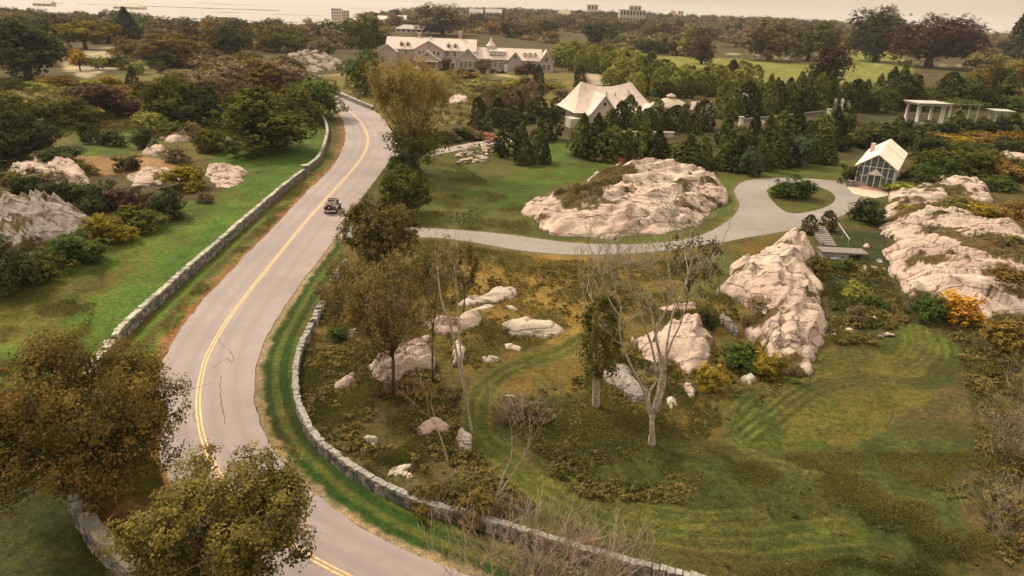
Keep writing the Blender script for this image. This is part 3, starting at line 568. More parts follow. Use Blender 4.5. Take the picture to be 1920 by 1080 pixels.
def rock(outline, label, bulge, mat=None, res=.35, seed=1, name='rock_outcrop', cat='rock outcrop', group=None, strata=(28, 1.6, .5), rough=.5, dirt=None, jag=1.0, turf=(), soil=.0):
    """outline: (px, py, z) photograph pixels of the rim and its height above the turf; interior bulges and breaks in tilted strata"""
    pts = []
    for q in outline:
        px, py = q[:2]; z = q[2] if len(q) > 2 else 0.0
        w = G(px, py, z); pts.append((w[0], w[1], z))
    P = np.array(pts); x0, y0 = P[:, 0].min(), P[:, 1].min(); x1, y1 = P[:, 0].max(), P[:, 1].max()
    res = max(res, math.sqrt((x1 - x0) * (y1 - y0)) / 150)
    gx = np.arange(x0 - res, x1 + 2 * res, res); gy = np.arange(y0 - res, y1 + 2 * res, res)
    X, Y = np.meshgrid(gx, gy, indexing='ij')
    j = jag * min(1.2, .12 * math.sqrt((x1 - x0) * (y1 - y0)) + .1)
    JX = X + (fbm(X / (2 * j), Y / (2 * j), seed + 11, 3) - .5) * 1.5 * j; JY = Y + (fbm(X / (2 * j), Y / (2 * j), seed + 23, 3) - .5) * 1.5 * j
    ins = in_poly(JX, JY, P); d = d_line(JX, JY, P, True)
    dens = []
    for i in range(len(P)):
        a, b = P[i], P[(i + 1) % len(P)]; n_ = max(1, int(np.hypot(*(b - a)[:2]) / (2 * res)))
        for k in range(n_): dens.append(a + (b - a) * k / n_)
    dens = np.array(dens)
    wz = np.zeros(X.shape); ww = np.zeros(X.shape)
    for q in dens:
        w = 1 / ((X - q[0]) ** 2 + (Y - q[1]) ** 2 + .3) ** 1.3; wz += w * q[2]; ww += w
    base = wz / ww; dm = max(d[ins].max(), .1) if ins.any() else 1
    t = np.clip(d / dm, 0, 1)
    Z = base + bulge * (1 - (1 - t) ** 2.2)
    an = math.radians(strata[0]); U = X * math.cos(an) + Y * math.sin(an); Vv = -X * math.sin(an) + Y * math.cos(an); jn = fbm(U / 7, Vv / 2.5, seed + 1, 3); s_ = -Vv / strata[1] + 2.2 * jn; rough_ = rough
    s_old = (X * math.sin(an) - Y * math.cos(an)) / strata[1] + 1.7 * fbm(X / (3 * strata[1]), Y / (3 * strata[1]), seed + 2, 3)
    saw = (s_ - np.floor(s_)); saw = np.where(saw < .93, saw / .93, (1 - saw) / .07) * sstep(.30, .6, fbm(U / 5, Vv / 1.8, seed + 31, 2))
    an2 = an + 1.2; s2 = 2.0 * fbm(X / 4, Y / 4, seed + 77, 3) + (X * math.sin(an2) - Y * math.cos(an2)) / (strata[1] * 2.3) + 1.2 * fbm(X / (2 * strata[1]), Y / (2 * strata[1]), seed + 5, 2)
    saw2 = s2 - np.floor(s2); saw2 = np.where(saw2 < .95, 0 * saw2, -4 * (1 - np.abs(saw2 - .975) / .025)) * .12 * sstep(.45, .6, fbm(X / 3, Y / 3, seed + 41, 2))
    edge = np.clip(d / (1.2 * res + .15 * dm), 0, 1)
    Z = Z + edge * (saw * strata[2] * 1.35 + saw2) + edge * rough * ((fbm(U / 6, Vv / 2.0, seed, 3) - .42) * 1.3 + (fbm(U / .8, Vv / .4, seed + 7, 3) - .5) * .22)
    for (a_, b_, amp_, sd_) in ((4.2, 1.9, 1.0, 3), (1.5, .75, .45, 8)):
        if min(x1 - x0, y1 - y0) < a_ * 1.3 and a_ > 2: continue
        off, tu, tv, gap = blocks(U / a_, Vv / b_, seed + sd_)
        Z = Z + edge * amp_ * rough_ * ((off - .4) * .55 + tu * a_ * .13 + tv * b_ * .24 - .40 * np.exp(-gap / .06))
    Z = np.maximum(Z, .05)
    c0 = np.array([P[:, 0].mean(), P[:, 1].mean()])
    cells = ins[:-1, :-1] & ins[1:, :-1] & ins[:-1, 1:] & ins[1:, 1:]
    if cells.sum() < 4: return None
    nx, ny = X.shape; used = np.zeros(X.shape, bool)
    for a_, b_ in ((0, 0), (1, 0), (0, 1), (1, 1)): used[a_:nx - 1 + a_, b_:ny - 1 + b_] |= cells
    idx = -np.ones(X.shape, int); idx[used] = np.arange(used.sum())
    V = list(np.stack([X[used] - c0[0], Y[used] - c0[1], Z[used]], 1)); Fc = []
    ci, cj = np.where(cells)
    cs = set(zip(ci.tolist(), cj.tolist())); low = {}
    def lo(i, jj):
        k = idx[i, jj]
        if k not in low:
            v = V[k]; low[k] = len(V); V.append(np.array([v[0] + rng.uniform(-.3, .3) * res, v[1] + rng.uniform(-.3, .3) * res, -.5]))
        return low[k]
    for i, jj in cs:
        a, b, c, e = idx[i, jj], idx[i + 1, jj], idx[i + 1, jj + 1], idx[i, jj + 1]; Fc.append((a, b, c, e))
        if (i, jj - 1) not in cs: Fc.append((b, a, lo(i, jj), lo(i + 1, jj)))
        if (i, jj + 1) not in cs: Fc.append((e, c, lo(i + 1, jj + 1), lo(i, jj + 1)))
        if (i - 1, jj) not in cs: Fc.append((a, e, lo(i, jj + 1), lo(i, jj)))
        if (i + 1, jj) not in cs: Fc.append((c, b, lo(i + 1, jj), lo(i + 1, jj + 1)))
    me = np_mesh(name, V, Fc, False); o = link(name, me, mat or ROCKW); o.location = (c0[0], c0[1], 0)
    VV = np.array(V); wx = VV[:, 0] + c0[0]; wy = VV[:, 1] + c0[1]; mk = np.zeros(len(VV)); jx = wx + (fbm(wx / 1.5, wy / 1.5, seed + 90, 3) - .5) * 2.5; jy = wy + (fbm(wx / 1.5, wy / 1.5, seed + 95, 3) - .5) * 2.5
    for tp in turf: mk = np.maximum(mk, in_poly(jx, jy, [G(q[0], q[1], q[2] if len(q) > 2 else 1.5)[:2] for q in tp]) * 1.0)
    if soil: mk = np.maximum(mk, sstep(.66 - soil, .70 - soil, fbm(wx / 3.5, wy / 2, seed + 60, 4)))
    at = me.attributes.new('turf_mask', 'FLOAT', 'POINT'); at.data.foreach_set('value', mk.astype(np.float32))
    return tag(o, label, cat, group)
GR = 'pale granite outcrops on the estate'
rock([(973, 402), (985, 380, .6), (1030, 372, 1.2), (1085, 352, 1.6), (1110, 332, 1.8), (1160, 322, 1.8), (1210, 318, 1.8), (1270, 322, 1.8), (1330, 332, 1.5), (1358, 348, 1.2), (1364, 372, .6), (1340, 395), (1318, 418), (1290, 432), (1230, 442), (1150, 447), (1080, 446), (1030, 442), (1005, 428), (1000, 412)],
     'huge domed pink granite ledge beside the drive loop, largest rock in view', 2.6, ROCKW, .3, 3, group=GR, strata=(35, 2.6, .8), rough=.55, turf=[[(1040, 368, 1.5), (1080, 350, 2), (1130, 334, 2.2), (1185, 328, 2.4), (1190, 340, 3), (1140, 362, 3), (1090, 385, 3), (1050, 388, 2)]], soil=.02)
rock([(1350, 552), (1380, 500, 1.0), (1420, 478, 1.2), (1450, 455, 1.5), (1490, 440, 1.5), (1520, 448, 1.2), (1528, 490, .8), (1540, 540, .6), (1548, 600, .2), (1546, 650), (1530, 690), (1500, 705), (1465, 700), (1440, 670, .2), (1400, 620, .4), (1385, 590, .6), (1440, 590, 1.0), (1400, 566, .4)],
     'tall craggy wedge of pink granite between the bare tree and the stone steps', 1.7, ROCKW, .25, 5, group=GR, strata=(65, 1.7, .6), rough=.6, turf=[[(1375, 560, 1), (1440, 575, 1.5), (1480, 592, 1.5), (1440, 606, 1.5), (1380, 590, 1)]], soil=.03)
rock([(1650, 410), (1680, 400, .8), (1740, 402, 1.2), (1790, 400, 1.2), (1850, 425, 1.4), (1912, 430, 1.0), (1960, 470, 1), (1990, 560, .5), (1930, 590), (1850, 600), (1780, 575), (1735, 552), (1700, 560), (1690, 530, .3), (1668, 500, .3), (1655, 470, .2), (1690, 448, .6), (1650, 440)],
     'broad fractured granite ledge at the right edge above the orange bush', 2.2, ROCKW, .28, 8, group=GR, strata=(-30, 2.0, .7), rough=.65, turf=[[(1780, 455, 2), (1850, 450, 2.5), (1960, 470, 2), (1960, 500, 2), (1860, 490, 2.5), (1800, 475, 2.5)], [(1835, 505, 2), (1900, 520, 2), (1960, 560, 1), (1900, 545, 1.5)]], soil=.08)
rock([(1655, 385), (1675, 360, .8), (1730, 345, 1.2), (1780, 335, 1.5), (1830, 336, 1.5), (1856, 352, 1.0), (1860, 375, .5), (1800, 385), (1740, 388), (1700, 395), (1690, 412), (1658, 410)],
     'long low brown-pink ledge just behind the conservatory shrubs', 1.2, ROCKW, .3, 9, group=GR, strata=(30, 2.2, .3), rough=.5, soil=.10)
rock([(1200, 640, .3), (1240, 618, .8), (1290, 600, 1.0), (1318, 602, 1.0), (1334, 640, .5), (1326, 690), (1290, 700), (1262, 680), (1230, 690), (1205, 672), (1185, 625, .2)],
     'pink granite boulder slab right behind the tall bare tree', 1.0, ROCKW, .2, 12, group=GR, strata=(60, 1.4, .3))
rock([(1130, 700), (1145, 685, .5), (1172, 683, .6), (1185, 710, .3), (1212, 735, .2), (1215, 755), (1190, 760), (1160, 735), (1135, 718)], 'grey-pink tilted rock between the ivy tree and bare tree trunks', .6, ROCKG, .14, 13, group=GR, strata=(60, .7, .2), rough=.3)
rock([(1245, 760), (1250, 745, .2), (1268, 748, .3), (1272, 765), (1255, 775)], 'small pale rock at the right foot of the bare tree', .4, ROCKP, .1, 14, group=GR, strata=(60, .5, .1), rough=.2)
rock([(1275, 728), (1290, 718, .3), (1308, 735, .2), (1305, 750), (1290, 752)], 'small pink rock a step right of the bare tree', .5, ROCKW, .1, 15, group=GR, strata=(60, .5, .1), rough=.2)
rock([(935, 615), (955, 603, .2), (985, 596, .3), (1010, 603, .3), (1040, 607, .2), (1063, 622), (1050, 635), (1000, 637), (955, 633)], 'smooth lens-shaped pale slab alone in the centre meadow', .8, ROCKP, .18, 16, group=GR, strata=(10, 2.6, .16), rough=.25)
rock([(855, 572), (880, 562, .1), (910, 556, .2), (930, 543, .3), (960, 541, .3), (974, 552, .2), (960, 563), (935, 572), (900, 572), (870, 577)], 'thin pale slab highest in the centre meadow', .5, ROCKP, .16, 17, group=GR, strata=(20, 1.5, .15), rough=.25)
rock([(880, 582), (910, 573, .1), (932, 574, .1), (925, 581), (890, 586)], 'narrow sliver of pale rock just below the highest meadow slab', .25, ROCKP, .12, 18, group=GR, rough=.1, strata=(20, 1, .08))
rock([(944, 577), (958, 574, .1), (975, 583), (955, 584)], 'tiny pale rock chip right of the narrow sliver', .25, ROCKP, .1, 19, group=GR, rough=.1, strata=(20, 1, .05))
rock([(790, 610), (810, 598, .2), (850, 600, .3), (885, 590, .3), (904, 592, .3), (900, 610, .1), (870, 625), (830, 628), (800, 624)], 'broken pink slab behind the thin leaning bare trunks', .7, ROCKW, .16, 20, group=GR, strata=(20, 1.2, .25), rough=.35)
rock([(645, 632), (665, 617, .2), (690, 607, .3), (688, 618), (665, 630), (650, 637)], 'pale rock under the loose meadow tree, nearest the verge wall', .4, ROCKP, .14, 21, group=GR, rough=.2, strata=(20, 1, .1))
rock([(618, 735), (640, 708, .3), (668, 700, .3), (666, 722, .1), (645, 735)], 'pointed pink rock beside the curved verge wall', .5, ROCKW, .12, 22, group=GR, strata=(40, .8, .15), rough=.25)
rock([(690, 718), (688, 692, .2), (720, 672, .5), (760, 655, .6), (800, 652, .6), (815, 672, .3), (800, 695), (765, 705), (735, 725)], 'jumbled pink granite hump behind the twin dark trunks', .9, ROCKW, .15, 23, group=GR, strata=(50, .8, .35), rough=.6)
rock([(848, 655), (860, 640, .4), (872, 655, .2), (868, 680), (850, 690)], 'upright pink rock between the leaning bare trunks', .6, ROCKW, .12, 24, group=GR, strata=(60, .6, .15), rough=.3)
rock([(902, 672), (920, 665, .2), (945, 677), (930, 684), (908, 683)], 'small wedge-shaped pale rock beside the mown track', .35, ROCKP, .1, 25, group=GR, rough=.2, strata=(20, .8, .1))
rock([(941, 650), (960, 646, .1), (984, 657), (975, 663), (950, 660)], 'flat oval pale rock below the lens-shaped slab', .3, ROCKP, .1, 26, group=GR, rough=.15, strata=(20, .8, .06))
rock([(1345, 600), (1360, 592, .3), (1385, 622, .2), (1380, 632), (1355, 612)], 'narrow grey rock at the foot of the tall craggy wedge', .5, ROCKG, .12, 27, group=GR, rough=.3)
rock([(1385, 712), (1405, 703, .2), (1422, 715), (1405, 724)], 'small pale rock below the craggy wedge', .35, ROCKP, .1, 28, group=GR, rough=.2, strata=(20, .6, .1))
rock([(1230, 580), (1270, 572, .2), (1310, 568, .3), (1305, 582), (1255, 590)], 'flat ledge sliver behind the bare tree boulder', .5, ROCKW, .15, 29, group=GR, rough=.25)
rock([(935, 752), (955, 741, .2), (972, 752), (955, 762)], 'brownish rock beside the curve of the mown track', .35, ROCKW, .1, 30, group=GR, rough=.2, strata=(20, .6, .1))
rock([(778, 812), (795, 792, .3), (820, 785, .4), (845, 800, .3), (835, 815, .1), (800, 822)], 'cracked pink rock patch in the scrub behind the strewn stones', .45, ROCKW, .12, 31, group=GR, rough=.5, strata=(20, .7, .2))
rock([(850, 840), (858, 812, .3), (872, 806, .4), (886, 825, .3), (882, 848, .1), (862, 850)], 'upright pale rock at the foot of the leaning bare stems', .5, ROCKP, .1, 32, group=GR, rough=.4, strata=(60, .6, .2))
rock([(732, 884), (745, 872, .2), (772, 870, .2), (774, 884), (750, 890)], 'low pale rock closest to the curved verge wall end', .3, ROCKP, .1, 33, group=GR, rough=.3, strata=(20, .6, .1))
rock([(678, 830), (690, 820, .2), (712, 822, .2), (705, 832)], 'thin pale rock showing through scrub near the verge wall', .25, ROCKP, .1, 34, group=GR, rough=.3, strata=(20, .6, .1))
rock([(785, 640), (792, 630, .2), (812, 632, .1), (800, 642)], 'tiny pale slab above the jumbled granite hump', .25, ROCKP, .1, 35, group=GR, rough=.2, strata=(20, .6, .1))
# left side
rock([(-60, 400), (0, 388, 1.0), (30, 372, 2.0), (80, 372, 2.0), (120, 380, 1.8), (160, 400, 1.2), (180, 420, .5), (140, 440), (90, 465), (40, 478), (-40, 480)], 'craggy grey granite cliff at the left edge', 1.9, ROCKG, .25, 41, group=GR, strata=(-50, 1.0, .7), rough=.8, soil=.05)
rock([(0, 345), (20, 310, .8), (60, 300, 1), (120, 305, 1), (165, 325, .8), (170, 350), (110, 350), (50, 355)], 'tan ledge among dark bushes on the upper left', 1.3, ROCKW, .3, 42, group=GR, strata=(-40, 1.6, .6), rough=.8)
rock([(385, 325), (400, 312, .3), (440, 314, .3), (464, 321, .1), (455, 345), (430, 358), (400, 350)], 'low pink ledge jutting onto the left lawn', .45, ROCKW, .25, 43, group=GR, strata=(-30, 1.3, .4), rough=.6)
rock([(262, 292), (285, 278, .6), (315, 280, .6), (320, 293), (290, 296)], 'low tan rock with a red-brown bush behind the round dark shrub', .7, ROCKW, .3, 44, group=GR, rough=.5)
rock([(235, 335), (270, 318, .6), (330, 318, .6), (345, 335), (300, 350), (250, 350)], 'tan ledge between the dark bush row and the yellow shrubs', .8, ROCKW, .3, 45, group=GR, strata=(-30, 1.2, .4), rough=.6)
rock([(295, 258), (330, 247, .6), (370, 250, .5), (375, 265), (320, 270)], 'low pale ledge under the big olive tree', .6, ROCKW, .35, 46, group=GR, rough=.5)
rock([(505, 130), (545, 104, 3), (590, 104, 3), (640, 112, 2), (648, 130), (600, 135), (540, 140)], 'broad brown ledge on the rise left of the mansion', 2.2, ROCKG, .9, 47, soil=.16, group=GR, strata=(20, 4, 1.2), rough=1.5)
rock([(835, 190), (850, 180, .6), (875, 182, .6), (880, 192), (850, 196)], 'flat pale rock on the slope below the mansion', .7, ROCKW, .5, 48, group=GR, rough=.4)
rock([(1850, 300), (1870, 288, .8), (1912, 290, .8), (1940, 305), (1880, 312)], 'low pale rock by the right edge beyond the shrubs', .8, ROCKW, .35, 49, group=GR, rough=.4)
# rubble bank beside the upper drive
def boulder(c, r, seed, label, mat, group, name='boulder'):
    bm = bmesh.new(); bmesh.ops.create_icosphere(bm, subdivisions=2, radius=1); rd = random.Random(seed)
    sx, sy, sz = r * rd.uniform(.9, 1.5), r * rd.uniform(.7, 1.1), r * rd.uniform(.4, .65); cuts = [Vector((rd.gauss(0, 1), rd.gauss(0, 1), rd.gauss(0, .8))).normalized() for _ in range(11)]
    for v in bm.verts:
        co = v.co.copy()
        for q in cuts:
            e = co.dot(q) - .55
            if e > 0: co -= q * e
        v.co = Vector((co.x * sx, co.y * sy, co.z * sz + sz * .5))
    me = bpy.data.meshes.new(name); bm.to_mesh(me); bm.free(); o = link(name, me, mat); o.location = (float(c[0]), float(c[1]), float(c[2]) - .05); o.rotation_euler = (0, 0, rd.uniform(0, 6))
    return tag(o, label, 'boulder', group)
rd = random.Random(5)
for k in range(46):
    u_ = rd.random(); v_ = rd.random(); px = 858 + 78 * u_; py = 316 - 18 * u_ - (32 - 4 * u_) * v_ ; c = G(px, py)
    c = c + np.array([0, 0, .9 * v_]); boulder(c, rd.uniform(.45, 1.0), 100 + k, 'pink angular boulder heaped in the rubble bank below the upper drive', rd.choice((ROCKW, ROCKG, ROCKP)), 'boulders heaped below the upper drive')
for k, (px, py, r, lb) in enumerate([(1355, 908, .42, 'elongated pale boulder alone in the lower meadow grass'), (1380, 909, .28, 'small round pale boulder touching the elongated one in the lower meadow'), (1638, 598, .55, 'pale flat stone high in the scrub bank below the steps'), (1595, 624, .7, 'largest rounded stone at the bottom of the scrub bank'), (1568, 632, .5, 'pale flat stone left at the bottom of the scrub bank'), (1553, 560, .3, 'small stone nearest the craggy wedge in the scrub bank'), (1612, 572, .6, 'tan stone in the middle of the scrub bank'), (1665, 628, .45, 'pale stone at the right end of the scrub bank'), (1650, 632, .4, 'grey stone beside the mown ring path'), (1625, 462, .7, 'pale flat stone on the grass above the stone heap'), (1648, 490, .6, 'pale round stone topmost on the stone heap'), (1605, 500, .7, 'pink stone left in the stone heap'), (1620, 505, .8, 'broad stone in the middle of the stone heap'), (1640, 505, .7, 'grey stone right of the middle in the stone heap'), (1656, 505, .6, 'dark stone rightmost in the stone heap'), (1396, 432 + 50, .5, 'small stone on the grass left of the craggy wedge top')]):
    boulder(G(px, py), r, 300 + k, lb, rd.choice((ROCKP, ROCKW)) if 'pale' in lb else ROCKG if ('grey' in lb or 'dark' in lb) else ROCKW, 'loose stones in the grass')
for k in range(24):
    px, py = rd.choice(((705, 825), (760, 880), (850, 840), (810, 800), (790, 880), (880, 888), (735, 882)));
    boulder(G(px + rd.uniform(-28, 28), py + rd.uniform(-14, 14)), rd.uniform(.15, .45), 400 + k, 'small pale stone strewn in the scrub inside the verge wall', rd.choice((ROCKP, ROCKW)), 'small stones strewn in the scrub inside the wall')

# ------------------------------------------------------------------ plants
LM = {
 'olive': leaf_mat('leaf_olive', (.020, .022, .006), (.055, .052, .013), (.11, .090, .020)),
 'rust': leaf_mat('leaf_rust', (.040, .024, .009), (.115, .066, .018), (.20, .115, .030)),
 'rusto': leaf_mat('leaf_rust_olive', (.030, .032, .009), (.090, .061, .017), (.185, .097, .028), .28, .45), 'golden': leaf_mat('leaf_golden_brown', (.034, .034, .010), (.112, .077, .023), (.250, .155, .042), .25, .5), 'airy': leaf_mat('leaf_airy', (.032, .030, .010), (.088, .064, .020), (.165, .108, .034), .3, 1.0),
 'green': leaf_mat('leaf_green', (.018, .028, .008), (.042, .056, .013), (.085, .095, .022)),
 'dark': leaf_mat('leaf_dark', (.010, .014, .006), (.026, .030, .012), (.058, .056, .021)),
 'maroon': leaf_mat('leaf_maroon', (.018, .010, .009), (.040, .022, .016), (.075, .040, .026)),
 'conifer': leaf_mat('leaf_conifer', (.017, .024, .008), (.056, .060, .017), (.135, .125, .032)),
 'blue': leaf_mat('leaf_bluegreen', (.016, .024, .014), (.036, .046, .024), (.07, .08, .04)),
 'oliveb': leaf_mat('leaf_olive_brown', (.028, .024, .012), (.056, .044, .022), (.09, .07, .035)),
 'gold': leaf_mat('leaf_gold', (.065, .045, .008), (.15, .105, .015), (.27, .17, .025)),
 'orange': leaf_mat('leaf_orange', (.13, .052, .010), (.34, .15, .02), (.52, .26, .035)),
 'poplar': leaf_mat('leaf_poplar', (.060, .056, .014), (.125, .098, .026), (.215, .150, .042), .4),
 'lime': leaf_mat('leaf_lime', (.060, .064, .014), (.135, .132, .028), (.26, .23, .05)),
 'brown': leaf_mat('leaf_brown', (.050, .034, .022), (.115, .080, .045), (.20, .135, .07)),
 'red': leaf_mat('leaf_redpink', (.16, .05, .03), (.34, .12, .07), (.5, .22, .12)),
}
BARK = plain('bark', (.095, .068, .045), .9, .3, 3, .5); BARKP = plain('pale_bark', (.30, .24, .17), .9, .45, 5, .8); TWIG = plain('twig_bark', (.22, .17, .12), .9, .3, 3)
def quads(name, c, nrm, size, rg, asp=.62):
    n = len(c); nrm = nrm / (np.linalg.norm(nrm, axis=1)[:, None] + 1e-9)
    a = np.cross(nrm, rg.normal(size=(n, 3))); a /= np.linalg.norm(a, axis=1)[:, None] + 1e-9; b = np.cross(nrm, a)
    s = size[:, None]; bend = nrm * s * .18
    V = np.empty((n, 4, 3)); V[:, 0] = c - a * s; V[:, 1] = c - b * s * asp + bend; V[:, 2] = c + a * s; V[:, 3] = c + b * s * asp + bend
    Fc = np.arange(n * 4).reshape(n, 4); return np_mesh(name, V.reshape(-1, 3), Fc)
def crown_pts(shape, rg, n, lobes=26, m=12, cs=.03):
    k = max(1, n // m); p, nn, lc = crown_pts0(shape, rg, k, lobes); p = np.repeat(p, m, 0); nn = np.repeat(nn, m, 0)
    p = p + rg.normal(size=p.shape) * cs * (1 if shape not in ('cone', 'column', 'plume') else .8); nn = nn + rg.normal(size=nn.shape) * .3; p[:, 2] = np.clip(p[:, 2], .012, None)
    return p, nn, lc
def crown_pts0(shape, rg, n, lobes=26):
    """points and outward normals in a unit crown (width 1, height 1, z 0..1)"""
    if shape in ('round', 'loose', 'spread', 'shrub', 'vase', 'ragged', 'airy'):
        zc, rz = {'round': (.49, .45), 'loose': (.64, .33), 'spread': (.68, .28), 'shrub': (.16, .72), 'vase': (.66, .32), 'ragged': (.56, .40), 'airy': (.70, .29)}[shape]
        d = rg.normal(size=(lobes, 3)); d /= np.linalg.norm(d, axis=1)[:, None]
        if shape == 'shrub': d[:, 2] = np.abs(d[:, 2]) * 1.0 - .1 * rg.random(lobes)
        rad = rg.uniform(.30, .86, lobes) ** .75
        if shape == 'ragged': rad = rg.uniform(.25, 1.0, lobes) ** .6
        if shape == 'airy': rad = rg.uniform(.2, 1.0, lobes) ** .5
        lc = d * rad[:, None] * np.array([.5, .5, rz]) + np.array([0, 0, zc])
        lr = rg.uniform(.09, .20, lobes) * (1.1 if shape != 'loose' else .55)
        if shape == 'ragged': lr = rg.uniform(.05, .17, lobes) * (1.25 - .6 * rad)
        if shape == 'airy': lr = rg.uniform(.02, .055, lobes)
        k = rg.choice(lobes, n, p=lr ** 2 / (lr ** 2).sum()); dd = rg.normal(size=(n, 3)); dd /= np.linalg.norm(dd, axis=1)[:, None]
        rr = rg.uniform(.55, 1.12, n) ** .7
        p = lc[k] + dd * (lr[k] * rr)[:, None] * np.array([1, 1, .85]); nn = dd + d[k] * .5 + np.array([0, 0, .5])
        p[:, 2] = np.clip(p[:, 2], .015, None)
        return p, nn, lc
    if shape in ('cone', 'column', 'plume'):
        z = rg.random(n) ** (1.25 if shape == 'cone' else 1.0)
        prof = {'cone': lambda z: .5 * np.clip(1 - z ** 1.15, 0, 1) ** .75 * np.clip(z * 9 + .35, 0, 1), 'column': lambda z: .5 * np.clip(1 - z ** 3.2, 0, 1) ** .6 * np.clip(z * 5 + .6, 0, 1), 'plume': lambda z: .5 * np.sin(np.pi * np.clip(z * .80 + .16, 0, 1)) ** .8}[shape](z)
        th = rg.random(n) * 2 * np.pi; sd_ = int(rg.integers(99)); bump = 1 + .42 * (fbm(np.cos(th) * 1.8 + 5, np.sin(th) * 1.8 + z * 5, sd_, 3) - .5) * 2
        r = prof * bump * rg.uniform(.62, 1.14, n) ** .6
        p = np.stack([r * np.cos(th), r * np.sin(th), z * .98 + .01], 1); nn = np.stack([np.cos(th), np.sin(th), .35 + 0 * z], 1) + rg.normal(size=(n, 3)) * .5
        return p, nn, np.array([[0, 0, .8]])
PROTO = {}
def tree_proto(kind, shape, mat, n, leaf, trunk, lobes, seed, name, bark=None, h0=10.0, w0=8.0):
    rg = np.random.default_rng(seed); p, nn, lc = crown_pts(shape, rg, n, lobes, 12 if n > 3000 else 8, .017 if n > 9000 else .026)
    S = np.array([w0, w0, h0]); c = p * S
    n = len(c); me = quads('crown', c, nn + rg.normal(size=(n, 3)) * .4, leaf * rg.uniform(.6, 1.4, n), rg)
    root = empty(name, (0, 0, 0)); link('crown' if trunk else 'foliage', me, LM[mat], root)
    mb = MB(); rd_ = random.Random(seed)
    if trunk:
        tr = trunk; top = lc[:, 2].mean() * h0 if shape not in ('cone', 'column', 'plume') else h0 * .8
        mb.tube([(0, 0, -.3), (.04 * w0 * rd_.uniform(-1, 1) * .3, 0, top * .3), (.02 * w0 * rd_.uniform(-1, 1), .03 * w0 * rd_.uniform(-1, 1), top * .75), (0, 0, top)], [tr * 1.25, tr, tr * .7, tr * .3], 7)
        if len(lc) > 2:
            for q in lc[:: max(1, len(lc) // 14)]:
                q = q * S; s0 = rd_.uniform(.28, .6) * top; a = np.array([0, 0, s0]); m_ = (a + q) / 2 + np.array([0, 0, -.03 * h0])
                mb.tube([a, m_, q], [tr * .5, tr * .3, tr * .08], 5)
        mb.build('trunk', bark or BARK, root, True)
    else:
        for k in range(7):
            t = rd_.uniform(0, 6.28); q = np.array([math.cos(t) * .3 * w0, math.sin(t) * .3 * w0, h0 * rd_.uniform(.4, .75)])
            mb.tube([(0, 0, -.2), q * .5 + np.array([0, 0, .1 * h0]), q], [.05, .035, .015], 4)
        mb.build('stem', BARK, root, True)
    return root
SPEC = {  # kind: (shape, mat, name, category, trunk radius, lobes)
 'oak': ('round', 'olive', 'broadleaf_tree', 'tree', .28, 34), 'rustoak': ('round', 'rust', 'autumn_tree', 'tree', .28, 34),
 'greenoak': ('round', 'green', 'broadleaf_tree', 'tree', .28, 34), 'darkoak': ('round', 'dark', 'dark_tree', 'tree', .3, 38), 'maroon': ('round', 'maroon', 'beech_tree', 'tree', .35, 38),
 'sparse': ('airy', 'oliveb', 'thin_tree', 'tree', .1, 60), 'brownoak': ('round', 'brown', 'broadleaf_tree', 'tree', .25, 30), 'goldoak': ('spread', 'gold', 'broadleaf_tree', 'tree', .25, 26), 'limeoak': ('round', 'lime', 'broadleaf_tree', 'tree', .2, 30),
 'cone': ('cone', 'conifer', 'conical_evergreen', 'evergreen', .14, 1), 'column': ('column', 'conifer', 'columnar_evergreen', 'evergreen', .14, 1), 'darkcone': ('cone', 'dark', 'conical_evergreen', 'evergreen', .14, 1),
 'darkcol': ('column', 'dark', 'columnar_evergreen', 'evergreen', .14, 1), 'brush': ('plume', 'brown', 'columnar_tree', 'tree', .14, 1), 'willow': ('plume', 'lime', 'feathery_shrub', 'shrub', 0, 1), 'willowo': ('plume', 'olive', 'feathery_shrub', 'shrub', 0, 1),
 'shrub': ('shrub', 'green', 'shrub', 'shrub', 0, 22), 'darkshrub': ('shrub', 'dark', 'shrub', 'shrub', 0, 24), 'oliveshrub': ('shrub', 'olive', 'shrub', 'shrub', 0, 22), 'goldshrub': ('shrub', 'gold', 'shrub', 'shrub', 0, 22),
 'orangeshrub': ('shrub', 'orange', 'shrub', 'shrub', 0, 24), 'brownshrub': ('shrub', 'brown', 'shrub', 'shrub', 0, 20), 'rustshrub': ('shrub', 'rust', 'shrub', 'shrub', 0, 20), 'limeshrub': ('shrub', 'lime', 'shrub', 'shrub', 0, 20),
 'redshrub': ('shrub', 'red', 'shrub', 'shrub', 0, 14), 'blueshrub': ('shrub', 'blue', 'shrub', 'shrub', 0, 18), 'maroonshrub': ('shrub', 'maroon', 'shrub', 'shrub', 0, 20),
}
DET = {'big': (15000, .15), 'far': (1500, .34), 'mid': (5200, .21), 'near': (16000, .115)}
cnt = {}
